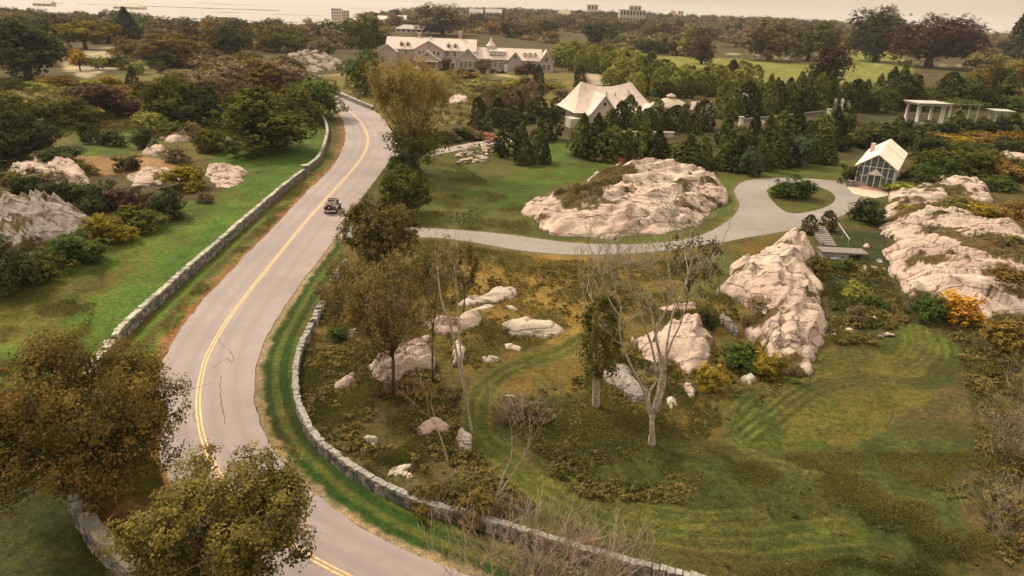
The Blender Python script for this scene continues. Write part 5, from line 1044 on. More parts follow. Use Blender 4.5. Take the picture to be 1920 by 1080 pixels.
leafy_tree(800, 560, 470, 765, 815, 'small thin dark tree right of the airy oak', 'green', 1500, .11, 26, 'airy', 20, .08, clump=12, cs=.06)

# golden poplar: many upright stems and thin fine leaves
def poplar():
    rg = np.random.default_rng(31); rd_ = random.Random(31); p = G(778, 325); h = height_for(p, 74); w = 178 / scale_at((p[0], p[1], h / 2))
    root = empty('poplar_tree', p); tag(root, 'tall see-through golden poplar with upswept stems beside the road', 'tree')
    mb = MB(); tips = []
    mb.tube([(0, 0, -.3), (0, 0, h * .2)], [.5, .36], 8)
    for k in range(34):
        th = rd_.uniform(0, 6.28); r = w * .5 * rd_.uniform(.15, 1) ** .6; z1 = h * rd_.uniform(.72, 1.0) * (1 - .25 * (r / (w * .5)) ** 2); z0 = h * rd_.uniform(.08, .3)
        e = np.array([math.cos(th) * r, math.sin(th) * r, z1]); m_ = np.array([e[0] * .62, e[1] * .62, z0 + (z1 - z0) * .42]); a = np.array([0, 0, z0])
        mb.tube([a, m_, e], [.13, .08, .02], 5); tips.append((a, m_, e))
        for _ in range(4):
            t = rd_.uniform(.2, .9); b_ = m_ + (e - m_) * t; c_ = b_ + np.array([rd_.gauss(0, .07) * w, rd_.gauss(0, .07) * w, rd_.uniform(.05, .14) * h]); mb.tube([b_, c_], [.03, .01], 4); tips.append((b_, (b_ + c_) / 2, c_))
    mb.build('trunk', plain('poplar_bark', (.22, .155, .08), .9, .3), root, True)
    C = []
    for a, m_, e in tips:
        n = 150; t = rg.uniform(.15, 1, n)[:, None]; q = np.where(t < .5, a + (m_ - a) * t * 2, m_ + (e - m_) * (t - .5) * 2); C.append(q + rg.normal(size=(n, 3)) * np.array([.55, .55, .5]))
    C = np.vstack(C); C[:, 2] = np.clip(C[:, 2], 1, h); C = C[C[:, 2] > h * .18]
    link('crown', quads('crown', C, rg.normal(size=C.shape), .14 * rg.uniform(.6, 1.4, len(C)), rg), LM['poplar'], root)
    n = 4600; q, nn, _ = crown_pts('shrub', rg, n, 22); q = q * np.array([w * .80, w * .80, h * .50]) + np.array([0, 0, h * .10])
    n = len(q); link('lower_leaves', quads('lower_leaves', q, nn, .2 * rg.uniform(.6, 1.3, n), rg), LM['olive'], root)
poplar()

# bare trees grown by branching
def bare(mb, twig, a, d, L_, r, depth, rd_, spread=.5, up=.35, gen=0):
    pts = [a]; rad = [r]; cur = a; dd = d; ns = 4
    for i in range(ns):
        dd = dd + np.array([rd_.gauss(0, .16), rd_.gauss(0, .16), rd_.gauss(0, .06) + .05 * up]); dd /= np.linalg.norm(dd); cur = cur + dd * L_ / ns; pts.append(cur); rad.append(max(.0085, r * (1 - .42 * (i + 1) / ns)))
    (mb if r > .03 else twig).tube(pts, rad, 6 if r > .06 else 4)
    if depth == 0: return
    for k in range(2 if gen < 1 else rd_.choice((2, 2, 3))):
        nd = dd + np.array([rd_.gauss(0, spread), rd_.gauss(0, spread), rd_.uniform(-.1, .3) + up * .4]); nd /= np.linalg.norm(nd); i = rd_.choice((2, 3, 4)) if k else 4
        bare(mb, twig, pts[i], nd, L_ * rd_.uniform(.62, .85), rad[i] * rd_.uniform(.55, .78), depth - 1, rd_, spread, up, gen + 1)
def bare_tree(px, py, stems, label, seed, mat=BARKP, depth=4, name='bare_tree', spread=.45, group=None, leaves=None):
    rd_ = random.Random(seed); p = G(px, py); root = empty(name, p); tag(root, label, 'tree', group); mb = MB(); tw = MB()
    for (pts, r) in stems:          # pts: photo pixels of the main stem, leaning only left-right/back by the given depth
        W_ = []
        for (qx, qy, dy) in pts:
            d = ray(qx, qy); t = (p[1] + dy) / d[1]; W_.append(np.array([d[0] * t - p[0], dy, H + d[2] * t - p[2]]))
        W_[0][2] = -.2 if len(pts) and pts[0][1] >= py - 3 else W_[0][2]
        l = np.array(W_); n = len(l); rad = [r * (1 - .6 * i / max(1, n - 1)) for i in range(n)]
        l[1:-1] += np.array([[rd_.gauss(0, .03), rd_.gauss(0, .12), 0] for _ in range(n - 2)]) if n > 2 else 0
        l2 = smooth_line(l, .3); r2 = np.interp(np.linspace(0, 1, len(l2)), np.linspace(0, 1, n), rad); r2 = r2 * np.array([rd_.uniform(.9, 1.1) for _ in r2]); mb.tube(list(l2), list(r2), 8)
        dd = l[-1] - l[-2]; dd /= np.linalg.norm(dd)
        if depth:
            for i in range(n // 2, n):
                for _ in range(2 if i == n - 1 else 1):
                    nd = (l[i] - l[i - 1]); nd /= np.linalg.norm(nd); nd = nd + np.array([rd_.gauss(0, spread), rd_.gauss(0, spread), .25]); nd /= np.linalg.norm(nd)
                    bare(mb, tw, l[i], nd, (1.35 if i == n - 1 else 1.2) * rd_.uniform(.8, 1.2), rad[i] * .7, depth - 1 if i == n - 1 else depth - 2, rd_, spread)
    o_ = len(mb.v); mb.v += tw.v; mb.f += [tuple(i + o_ for i in f) for f in tw.f]; tw.v = []
    mb.build('trunk', mat, root, True)
    if tw.v: tw.build('twigs', TWIG if mat is not BARKP else plain('pale_twig', (.24, .18, .13), .9, .3), root)
    return root, p
bare_tree(1222, 836, [([(1222, 836, 0), (1223, 800, 0), (1220, 778, 0)], .27), ([(1220, 785, 0), (1208, 735, -.1), (1190, 700, -.3), (1168, 650, -.6), (1160, 610, -.8), (1165, 575, -1)], .12), ([(1220, 785, 0), (1235, 735, .2), (1243, 690, .4), (1232, 640, .6), (1222, 590, .7), (1205, 545, .8)], .15), ([(1232, 700, .3), (1222, 650, .1), (1205, 600, 0), (1196, 560, -.2), (1180, 520, -.4)], .09), ([(1246, 680, .9), (1262, 640, .6), (1275, 610, .4), (1292, 560, .2)], .08), ([(1222, 785, 0), (1245, 730, .6), (1248, 660, 1.0), (1262, 600, 1.3), (1270, 565, 1.5), (1290, 520, 1.7), (1298, 480, 1.9)], .11), ([(1225, 640, .6), (1240, 600, .4), (1255, 560, 0), (1243, 520, -.3)], .08), ([(1165, 600, -.8), (1140, 560, -1), (1128, 520, -1.2)], .07), ([(1270, 570, 1.5), (1255, 520, 1.8), (1250, 480, 2)], .06)],
          'tall pale bare multi-stemmed tree in front of the pink boulder', 5, depth=6, spread=.5)
r_, p_ = bare_tree(1118, 765, [([(1118, 765, 0), (1117, 700, 0), (1119, 640, .2), (1118, 590, .3)], .30), ([(1118, 620, .2), (1122, 560, .3), (1112, 510, .4), (1125, 470, .5)], .09), ([(1116, 620, .2), (1098, 570, 0), (1092, 545, 0)], .07)], 'ivy-clad dark tree with thick grey trunk left of the pale bare tree', 6, depth=4, name='ivy_tree')
rg = np.random.default_rng(3); n = 3800; q, nn, _ = crown_pts('column', rg, n, 1, 14, .06); ht = height_for(p_, 560); zb = height_for(p_, 700)
link('ivy_foliage', quads('ivy_foliage', q * np.array([2.9, 2.6, (ht - zb)]) + np.array([0, .1, zb]), nn[:len(q)], .11 * rg.uniform(.6, 1.4, len(q)), rg), LM['olive'], r_)
bare_tree(886, 812, [([(886, 812, 0), (876, 760, 0), (862, 690, .3), (848, 620, .6), (826, 560, 1), (820, 500, 1.3)], .11), ([(880, 780, 0), (868, 700, -.2), (860, 620, -.3), (858, 560, -.4), (852, 500, -.5)], .08)], 'two thin pale bare stems leaning left over the meadow rocks', 7, depth=3, spread=.3)
bare_tree(1065, 915, [([(1065, 915, 0), (1078, 880, .5), (1090, 850, 1.2)], .06), ([(915, 1012, 0), (940, 960, 0), (955, 900, .3), (960, 850, .6), (945, 818, 1)], .09)], 'crooked thin bare sapling beside the verge wall', 8, depth=3, name='bare_sapling') if False else None
bare_tree(925, 945, [([(925, 945, 0), (945, 895, .2), (957, 860, .3), (960, 820, .5)], .07), ([(930, 935, 0), (965, 880, .4), (985, 850, .6)], .04)], 'crooked thin bare sapling above the verge wall end', 8, depth=4, name='bare_sapling')
bare_tree(842, 870, [([(842, 870, 0), (830, 830, .3), (815, 800, .6), (805, 780, .8)], .06)], 'small leaning bare sapling among the strewn stones', 9, depth=3, name='bare_sapling')
bare_tree(1375, 560, [([(1340, 590, 0), (1350, 530, 0), (1345, 480, .2), (1360, 440, .5)], .09), ([(1345, 560, 0), (1322, 510, .4), (1300, 470, .6)], .06)], 'bare grey tree behind the boulder, right of the tall pale one', 10, depth=4, mat=TWIG) if True else None
# twiggy bushes
def twig_bush(px, py, n, Lr, label, seed, mat=TWIG, leaves=0, lm='rust', depth=2, wide=.9, base=.5):
    rd_ = random.Random(seed); p = G(px, py); root = empty('bare_bush', p); tag(root, label, 'bush'); mb = MB(); mb2 = MB()
    for k in range(n):
        a = np.array([rd_.gauss(0, base), rd_.gauss(0, base * .6), -.1]); d = np.array([rd_.gauss(0, .45) + a[0] * .25, rd_.gauss(0, .4), 1.0]); d /= np.linalg.norm(d)
        bare(mb, mb2, a, d, rd_.uniform(*Lr) * .5, rd_.uniform(.02, .04), depth, rd_, .4, .3)
    mb.v += []; o = len(mb.v); mb.v += mb2.v; mb.f += [tuple(i + o for i in f) for f in mb2.f]
    mb.build('branches', mat, root)
    if leaves:
        rg = np.random.default_rng(seed); q, nn, _ = crown_pts('shrub', rg, leaves, 16); leaves = len(q); S = np.array([Lr[1] * wide * 2, Lr[1] * wide * 2, Lr[1] * 1.1]); link('leaves', quads('leaves', q * S, nn, .07 * rg.uniform(.6, 1.4, leaves), rg), LM[lm], root)
    return root
PINKTW = plain('pinkish_twig', (.29, .20, .145), .9, .4)
twig_bush(1000, 1112, 95, (2.6, 4.3), 'large pinkish bare twiggy bush at the bottom edge before the wall', 41, PINKTW, 1500, 'brown', 3, .5, 1.6)
twig_bush(1110, 1108, 30, (2.2, 3.4), 'second pinkish twiggy bush right beside the large one at the bottom edge', 42, PINKTW, 500, 'brown', 3, .5, .9)
twig_bush(900, 975, 40, (1.2, 2.2), 'leafy brown twiggy bush where the verge wall breaks', 43, TWIG, 2600, 'rusto', 2, .7, .5)
twig_bush(805, 955, 40, (1.0, 1.8), 'brownish bush growing over the end of the curved verge wall', 44, TWIG, 2400, 'rusto', 2, .8, .5)
twig_bush(862, 930, 30, (1.0, 1.8), 'dark scrubby bush behind the wall break', 45, TWIG, 1800, 'olive', 2, .8, .5)
twig_bush(1925, 1010, 40, (2.2, 3.4), 'tall tangled brown bush filling the lower right edge', 46, TWIG, 3000, 'rust', 3, .5, 1.0)
twig_bush(1895, 860, 26, (2.6, 4.0), 'arching brown brambles at the right edge above the tangled bush', 47, TWIG, 1200, 'brown', 3, .5, .8)
twig_bush(1925, 760, 26, (2.4, 3.6), 'olive tangle at the right edge below the rust bush', 48, TWIG, 2200, 'olive', 2, .6, .8)
twig_bush(960, 790, 30, (1.4, 2.2), 'pinkish brown twiggy bush by the brown rock on the mown curve', 49, PINKTW, 900, 'brown', 2, .6, .5)
twig_bush(1010, 790, 26, (1.0, 1.8), 'smaller reddish twiggy bush right of the pinkish one', 50, PINKTW, 800, 'rust', 2, .6, .4)
twig_bush(770, 740, 34, (1.0, 1.7), 'reddish low twigs at the feet of the airy oak', 51, PINKTW, 1500, 'rust', 2, .8, .7)

# ------------------------------------------------------------------ rough herbage over meadow and banks (nobody could count it)
def herbage():
    rg = np.random.default_rng(77); zones = [([(640, 470), (800, 450), (1050, 490), (1340, 490), (1390, 600), (1130, 640), (900, 700), (780, 640), (590, 640)], 9000, .09), ([(575, 660), (700, 640), (880, 740), (940, 860), (1000, 950), (880, 970), (770, 935), (600, 835), (560, 740)], 17000, .075),
      ([(950, 780), (1100, 740), (1300, 800), (1420, 860), (1880, 900), (1900, 1100), (1000, 1000)], 9000, .07), ([(1545, 470), (1650, 500), (1700, 600), (1650, 640), (1560, 650)], 8000, .11), ([(1700, 400), (1920, 400), (1920, 620), (1840, 600), (1700, 590)], 2500, .13),
      ([(1800, 640), (1915, 640), (1915, 1100), (1850, 1000)], 6000, .09), ([(150, 880), (290, 860), (330, 960), (300, 1080), (210, 1040)], 5000, .05), ([(720, 140), (1060, 150), (980, 215), (760, 240), (640, 160)], 2600, .25), ([(40, 160), (300, 170), (320, 240), (100, 260)], 2500, .25),
      ([(600, 300), (640, 310), (510, 440), (330, 640), (312, 640), (470, 460)], 0, .05), ([(1100, 660), (1340, 700), (1350, 800), (1250, 830), (1100, 800)], 5000, .08), ([(1000, 930), (1300, 850), (1900, 850), (1900, 1100), (1300, 1090), (1000, 1010)], 9000, .06), ([(745, 300), (850, 300), (1000, 400), (990, 440), (800, 428), (740, 420)], 3500, .09), ([(0, 560), (200, 500), (150, 700), (0, 760)], 4000, .07), ([(330, 655), (480, 480), (600, 345), (560, 345), (300, 610)], 3500, .06)]
    C = []; NN = []; S = []
    paths = [q[0] if not isinstance(q[0], list) else smooth_line(GP(q[0]), 1.0) for q in STROKES[:8]]
    for poly, n, s in zones:
        if not n: continue
        n = int(n * 2.2); s *= .8
        wp = np.array([G(*q)[:2] for q in poly]); lo = wp.min(0); hi = wp.max(0); k = 0; pts = []
        q = rg.uniform(lo, hi, (n * 3, 2)); q = q[in_poly(q[:, 0], q[:, 1], wp)]
        dens = fbm(q[:, 0] / 3, q[:, 1] / 3, 90, 3); q = q[rg.random(len(q)) < sstep(.38, .62, dens)][:n]
        q = q[~in_poly(q[:, 0], q[:, 1], wD1)]; q = q[~in_poly(q[:, 0], q[:, 1], ROADPOLY)]; q = q[d_line(q[:, 0], q[:, 1], wRL) > .35]
        for pl in paths: q = q[d_line(q[:, 0], q[:, 1], pl) > 1.1]
        m = 5; c = np.repeat(q, m, 0) + rg.normal(size=(len(q) * m, 2)) * s * 1.6; z = rg.uniform(.02, 2.4, len(c)) * s + .1
        C.append(np.c_[c, z]); NN.append(rg.normal(size=(len(c), 3)) + np.array([0, 0, .4])); S.append(s * rg.uniform(.5, 1.3, len(c)))
    me = quads('undergrowth', np.vstack(C), np.vstack(NN), np.concatenate(S), rg, .4)
    tag(link('undergrowth', me, leaf_mat('leaf_herb', (.024, .030, .008), (.052, .048, .013), (.115, .088, .024), .22, .12)), 'rough brown and olive weeds over the meadow and banks', 'undergrowth', kind='stuff')
herbage()
def brush():
    rg = np.random.default_rng(99); C = []; NN = []; S = []
    for poly, n, hs in (([(640, 470), (800, 460), (1000, 500), (1340, 500), (1390, 600), (1130, 640), (900, 700), (780, 640), (590, 640)], 620, (.15, .6)), ([(575, 660), (700, 640), (880, 740), (900, 850), (1000, 950), (880, 970), (770, 945), (600, 835), (560, 740)], 900, (.15, .7)), ([(1130, 640), (1350, 600), (1500, 720), (1360, 800), (1250, 850), (1120, 790)], 420, (.12, .5)),
        ([(1545, 470), (1650, 500), (1700, 600), (1640, 645), (1560, 650)], 420, (.2, .8)), ([(960, 760), (1100, 700), (1350, 830), (1300, 950), (1100, 930), (980, 860)], 520, (.1, .45)), ([(1780, 620), (1915, 560), (1915, 1090), (1850, 1000), (1830, 760)], 480, (.2, .8)), ([(1330, 860), (1830, 860), (1850, 1080), (1350, 1060)], 180, (.08, .25)), ([(1700, 400), (1920, 380), (1920, 600)], 90, (.3, .9)), ([(720, 150), (1060, 160), (980, 215), (760, 250), (640, 165)], 420, (.5, 1.6)), ([(30, 165), (320, 170), (320, 240), (60, 265)], 260, (.5, 1.5)), ([(300, 470), (170, 540), (0, 600), (0, 560), (200, 470)], 0, (.1, .2))):
        wp = np.array([G(*q)[:2] for q in poly]); lo = wp.min(0); hi = wp.max(0); q = rg.uniform(lo, hi, (n * 6, 2)); q = q[in_poly(q[:, 0], q[:, 1], wp)]; q = q[rg.random(len(q)) < sstep(.35, .6, fbm(q[:, 0] / 4, q[:, 1] / 4, 93, 3))][:n]
        for pl in BPATH: q = q[d_line(q[:, 0], q[:, 1], pl) > 1.4]
        if not len(q): continue
        q = q[~in_poly(q[:, 0], q[:, 1], wD1) & ~in_poly(q[:, 0], q[:, 1], ROADPOLY)]
        for a, b_ in q:
            h = rg.uniform(*hs); m = int(40 + 60 * h); p, nn, _ = crown_pts('shrub', rg, m, 6, 3, .05); C.append(p * np.array([h * 1.9, h * 1.9, h]) + np.array([a, b_, 0])); NN.append(nn); S.append(np.full(len(p), .05 + h * .07))
    me = quads('scrub', np.vstack(C), np.vstack(NN), np.concatenate(S), rg, .6)
    tag(link('scrub', me, leaf_mat('leaf_scrub', (.022, .028, .008), (.060, .054, .016), (.150, .100, .032), .2, .25)), 'low rough scrub of olive and brown brush among the rocks', 'scrub', kind='stuff')
BPATH = [q[0] if not isinstance(q[0], list) else smooth_line(GP(q[0]), 1.0) for q in STROKES[:1]]
brush()
#@@BUILDINGS@@
# ------------------------------------------------------------------ buildings
def shingle(name, c, along=.9, rough=.85, var=.18, row=.28):
    m, t, b = newmat(name); co = N(t, 'ShaderNodeTexCoord').outputs['Object']
    n = N(t, 'ShaderNodeTexNoise', Scale=.7, Detail=6.0, Roughness=.65); t.links.new(co, n.inputs[0])
    w = N(t, 'ShaderNodeTexWave', wave_type='BANDS', bands_direction='Z', wave_profile='SAW', Scale=1 / row / 3.14 * .5 * 3.14, Distortion=.8); w.inputs['Detail Scale'].default_value = 4
    t.links.new(co, w.inputs[0])
    base = ramp(t, n.outputs[0], [(.3, tuple(x * (1 - var) for x in c)), (.7, tuple(min(1, x * (1 + var)) for x in c))])
    col = mixc(t, 'MULTIPLY', .35, base, ramp(t, w.outputs[0], [(0, (.6, .6, .6)), (.25, (1, 1, 1))]))
    t.links.new(col, b.inputs['Base Color']); b.inputs['Roughness'].default_value = rough; b.inputs['Specular IOR Level'].default_value = .2
    bp = N(t, 'ShaderNodeBump', Strength=.4, Distance=.04); t.links.new(w.outputs[0], bp.inputs['Height']); t.links.new(bp.outputs[0], b.inputs['Normal'])
    MATS[name] = m; return m
ROOFP = shingle('cedar_roof', (.55, .43, .35)); ROOFT = shingle('tan_roof', (.38, .32, .22)); ROOFG = shingle('grey_roof', (.36, .30, .26))
WALLS_M = shingle('shingle_wall', (.36, .285, .25)); WHITE = plain('white_trim', (.56, .50, .42), .6, .12, 2); CREAM = plain('cream_stucco', (.36, .32, .25), .8, .2, .5); GREYW = plain('weathered_slat', (.24, .21, .17), .8, .2, 1)
GLASS = plain('window_glass', (.030, .033, .036), .12, .3, 1.0, spec=.6); GLASSB = plain('paler_glass', (.07, .08, .085), .15, .4, 1.2, spec=.6); STUC = plain('pinkish_wall', (.52, .40, .36), .8, .12, .8); BRICK = plain('terracotta_wall', (.42, .24, .18), .85, .2, 1.2)  # GLASSB is a paler tone of the window glass
def gable(root, x0, x1, y0, y1, ze, zr, axis='x', wallm=None, roofm=None, over=.45, th=.22, wname='wall', rname='roof', trim=True, base=-.2, bell=0):
    wm = wallm or WALLS_M; rm = roofm or ROOFP; mb = MB()
    if axis == 'x': ym = (y0 + y1) / 2; mb.prism([(y0, base), (y1, base), (y1, ze), (ym, zr), (y0, ze)], 'x', x0, x1); lo, hi, a, b = y0, y1, x0, x1
    else: xm = (x0 + x1) / 2; mb.prism([(x0, base), (x1, base), (x1, ze), (xm, zr), (x0, ze)], 'y', y0, y1); lo, hi, a, b = x0, x1, y0, y1
    wo = mb.build(wname, wm, root); m = (lo + hi) / 2; s = (zr - ze) / (m - lo); k = over
    z0 = ze - k * s + .02; r = MB()
    if bell: out = [(lo - k - bell, z0 - bell * .25 + th), (lo + (m - lo) * .3, ze + (zr - ze) * .22 + th), (m, zr + th + .02)]; out2 = [(2 * m - q[0], q[1]) for q in out[:-1]][::-1]; top = out + out2; bot = [(q[0], q[1] - th) for q in top][::-1]; prof = top + bot
    else: prof = [(lo - k, z0), (lo - k, z0 + th), (m, zr + .02 + th), (hi + k, z0 + th), (hi + k, z0), (m, zr + .02)]
    r.prism(prof, axis, a - over, b + over); ro = r.build(rname, rm, root)
    if trim:
        t = MB(); tw = .28
        for e in (a - over - .05, b + over + .003):
            for sg in (-1, 1):
                p1 = (lo - k, z0) if sg < 0 else (hi + k, z0); t.prism([(p1[0], p1[1] - .1), (p1[0], p1[1] + th + .03), (m, zr + th + .06), (m, zr - .18)], axis, e, e + .047)
        t.build('rake_board', WHITE, root)
    return wo, ro
def window(root, x, z, w, h, y, lights=(2, 2), glass=None, face='y', round_=False, sgn=-1, name='window'):
    """window on a wall facing -y (face 'y') or +-x (face 'x', y is then the x position and x the y position)"""
    f = MB(); d = .12 * sgn; fr = .11
    def bx(mb, a0, a1, d0, d1, z0, z1):
        if face == 'y': mb.box(a0, a1, min(y + d0, y + d1), max(y + d0, y + d1), z0, z1)
        else: mb.box(min(y + d0, y + d1), max(y + d0, y + d1), a0, a1, z0, z1)
    if round_:
        def disc(r, d0, d1):
            q = MB(); pr = [(x + r * math.cos(k * math.pi / 8), z + r * math.sin(k * math.pi / 8)) for k in range(16)]; q.prism(pr, 'y', y + d0, y + d1); return q
        o = disc(w / 2 + .18, -.12, .03).build(name, WHITE, root); disc(w / 2, -.15, -.10).build('pane', glass or GLASS, o); return o
    for a0, a1, z0, z1 in ((x - w / 2 - fr, x - w / 2, z - h / 2 - fr, z + h / 2 + fr), (x + w / 2, x + w / 2 + fr, z - h / 2 - fr, z + h / 2 + fr), (x - w / 2, x + w / 2, z - h / 2 - fr, z - h / 2), (x - w / 2, x + w / 2, z + h / 2, z + h / 2 + fr)): bx(f, a0, a1, -.03 * sgn, d, z0, z1)
    for i in range(1, lights[0]): q = x - w / 2 + w * i / lights[0]; bx(f, q - .035, q + .035, .0, d * .8, z - h / 2, z + h / 2)
    for i in range(1, lights[1]): q = z - h / 2 + h * i / lights[1]; bx(f, x - w / 2, x + w / 2, .0, d * .7, q - .03, q + .03)
    o = f.build(name, WHITE, root); g = MB(); bx(g, x - w / 2, x + w / 2, -.02 * sgn, d * .35, z - h / 2, z + h / 2); g.build('pane', glass or GLASS, o); return o

# --- shingled mansion on the rise
c = G(880, 130); man = empty('mansion', c, .02); tag(man, 'long grey-pink shingled mansion with many gables and pale roofs', 'mansion')
gable(man, -36, 2.4, 0, 12.5, 7.6, 11.9)
gable(man, 2.4, 31, -.5, 10, 4.7, 8.9)
gable(man, -39, -31, -4, 4, 6.6, 9.4, 'y'); gable(man, -23.8, -11, -1.6, 5.5, 7.65, 11.2, 'y'); gable(man, -23, -12.4, -6, -1.7, 3.7, 7.3, 'y', bell=.5)
gable(man, -5.2, 4.2, -5, 3.5, 4.6, 8.8, 'y'); gable(man, 17, 22.6, -2.6, 3, 4.72, 8.0, 'y'); gable(man, 30.4, 36.4, -2, 10, 4.5, 8.7, 'y')
for x in (-31.5, -27.5, -9.6, -6.4): window(man, x, 6.1, 1.2, 1.7, 0)
for x in (-28.8, -25.6, -8.6, -4.0): window(man, x, 2.7, 1.2, 2.0, 0)
for x in (-21.5, -19.8, -15.2, -13.4): window(man, x, 6.2, 1.1, 1.6, -1.6)
window(man, -17.4, 9.0, 1.1, .7, -1.6); window(man, -17.7, 5.6, 1.1, 1.1, -6, round_=True)
for x in (-3.2, -1.3, .6, 2.5): window(man, x, 2.5, 1.25, 2.4, -5, (2, 3), GLASSB)
window(man, -.5, 6.6, .9, .9, -5)
for x in (7.5, 9.4, 11.3, 13.6, 15.4): window(man, x, 2.4, 1.2, 2.2, -.5, (2, 3), GLASSB)
window(man, 19.8, 5.9, 1.0, 1.5, -2.6)
for x in (24.5, 26.4, 28.3): window(man, x, 2.4, 1.2, 2.0, -.5, (2, 3))
window(man, 33.4, 5.4, 1.3, 1.8, -2); window(man, 32.4, 2.2, 1.2, 2, -2); window(man, 34.4, 2.2, 1.2, 2, -2)
for x in (-29.5, -26.8, -9.2, -6.3):                                                      # main roof dormers
    dm = MB().box(x - .65, x + .65, 1.2, 4.2, 8.0, 9.9).build('dormer', WALLS_M, man); MB().prism([(x - .9, 9.9), (x + .9, 9.9), (x, 10.7)], 'y', .95, 4.6).build('dormer_roof', ROOFP, dm); MB().box(x - .42, x + .42, 1.12, 1.19, 8.35, 9.6).build('pane', GLASSB, dm)
dm = MB().box(8.6, 15.2, .6, 3.6, 6.1, 7.75).build('shed_dormer', WALLS_M, man); MB().prism([(.3, 7.76), (3.9, 8.35), (3.9, 8.5), (.3, 7.95)], 'x', 8.3, 15.5).build('dormer_roof', ROOFP, dm)
for k in range(5): MB().box(8.95 + k * 1.25, 9.85 + k * 1.25, .5, .59, 6.5, 7.5).build('pane', WHITE, dm)
for k in range(3): x = 24 + 2.2 * k; dm = MB().box(x - .55, x + .55, .7, 3.0, 5.9, 7.4).build('dormer', WALLS_M, man); MB().prism([(x - .8, 7.4), (x + .8, 7.4), (x, 8.1)], 'y', .5, 3.2).build('dormer_roof', ROOFP, dm); MB().box(x - .35, x + .35, .62, .69, 6.2, 7.15).build('pane', WHITE, dm)
mb = MB(); mb.box(7.6, 10.6, 3, 6, 7.6, 9.8); cu = mb.build('cupola', WHITE, man); MB().lathe([(2.3, 9.8), (1.3, 10.9), (.5, 12.2), (.06, 13.6)], 8, (9.1, 4.5)).build('cupola_roof', ROOFP, cu)
MB().box(-17.9, -16.7, 5.6, 6.8, 11.5, 12.6).build('ridge_vent', WHITE, man); 
for x, z in ((-4.5, 14.9), (-22.5, 13.8)): ch = MB().box(x - .7, x + .7, 6.8, 8.0, 11.0, z).build('chimney', BRICK, man); MB().box(x - .85, x + .85, 6.65, 8.15, z, z + .25).build('chimney_cap', WHITE, ch)
MB().box(15.2, 16.9, -2.4, -2.2, 0, 2.9).build('entry_post', WHITE, man)
pr = MB(); [pr.box(x - .2, x + .2, -8.4, -8.0, -.2, 3.1) for x in (-21.8, -13.6)]; pr.build('porch_post', WHITE, man); MB().box(-22.6, -12.8, -8.8, -6.05, 3.1, 3.45).build('porch_roof', ROOFP, man)
MB().box(-8.6, -5.6, -1.2, -.02, -.1, 3.2).build('entry_bay', WHITE, man); MB().box(-7.6, -6.6, -1.28, -1.21, .1, 2.4).build('front_door', GLASS, man)
mb = MB(); mb.box(-24, 16, -11, -9.0, -.1, .7); mb.build('terrace', CREAM, man)

# --- big barn with swept roof
c = G(1087, 236); an = math.atan2(*(G(1215, 236) - c)[:2][::-1]); barn = empty('barn', c, an); tag(barn, 'big barn-like house with swept pink-white roof and small front gable', 'house')
MB().box(0, 18.2, .5, 12, -.2, 3.6).build('wall', STUC, barn)
def swept_roof():
    X0, X1, Y0, Y1 = -2.2, 20.4, -1.6, 13.6; rx0, rx1, ym = 1.6, 14.6, 6.2; n = 14; m = 24; V = []; Fc = []
    for i in range(m + 1):
        t = i / m
        for j in range(-n, n + 1):
            s = abs(j) / n; sg = 1 if j > 0 else -1
            xr = rx0 + (rx1 - rx0) * t; xe = X0 + (X1 - X0) * t; x = xr + (xe - xr) * s; y = ym + (((Y1 if sg > 0 else Y0) - ym) * s)
            zr = 9.9 - 1.15 * math.sin(math.pi * t) + .25 * (t > .99); z = 3.3 + (zr - 3.3) * (1 - s) ** 1.22; V.append((x, y, z))
    w = 2 * n + 1
    Fc = [(i * w + j, i * w + j + 1, (i + 1) * w + j + 1, (i + 1) * w + j) for i in range(m) for j in range(2 * n)]
    for e in (0, m): # hipped ends
        Fc += [tuple(e * w + k for k in range(w))]
    mb = MB(); mb.add(V, Fc); return mb.build('roof', ROOFP, barn)
swept_roof()
gable(barn, 1.2, 8.4, -3.2, 4.5, 3.0, 7.6, 'y', STUC, bell=.8, rname='front_gable_roof', wname='front_gable')
window(barn, 4.8, 5.6, .8, .9, -3.2, round_=True); window(barn, 3.6, 1.9, 1.2, 1.8, -3.2); window(barn, 6.2, 1.9, 1.2, 1.8, -3.2)
MB().box(4.5, 10.8, -6.4, -3.25, 2.6, 2.9).build('porch_roof', ROOFT, barn)
mb = MB(); [mb.box(x, x + .25, -6.2, -5.95, -.1, 2.6) for x in (4.8, 10.3)]; mb.build('porch_post', WHITE, barn)
gable(barn, 15.2, 19.2, -2.2, 3.2, 2.9, 5.2, 'y', STUC, rname='right_gable_roof', wname='right_gable'); window(barn, 17.2, 3.6, .9, .7, -2.2)
mb = MB(); [mb.box(x - .12, x + .12, y_ - .12, y_ + .12, z_, z_ + .7) for x, y_, z_ in ((7.8, 4.0, 7.0), (10, 3.8, 6.9), (13.6, 4.2, 7.4))]; mb.build('roof_vent', BRICK, barn)
MB().box(-3.6, -.2, -3.5, .4, -.2, 2.2).build('side_wing', CREAM, barn)
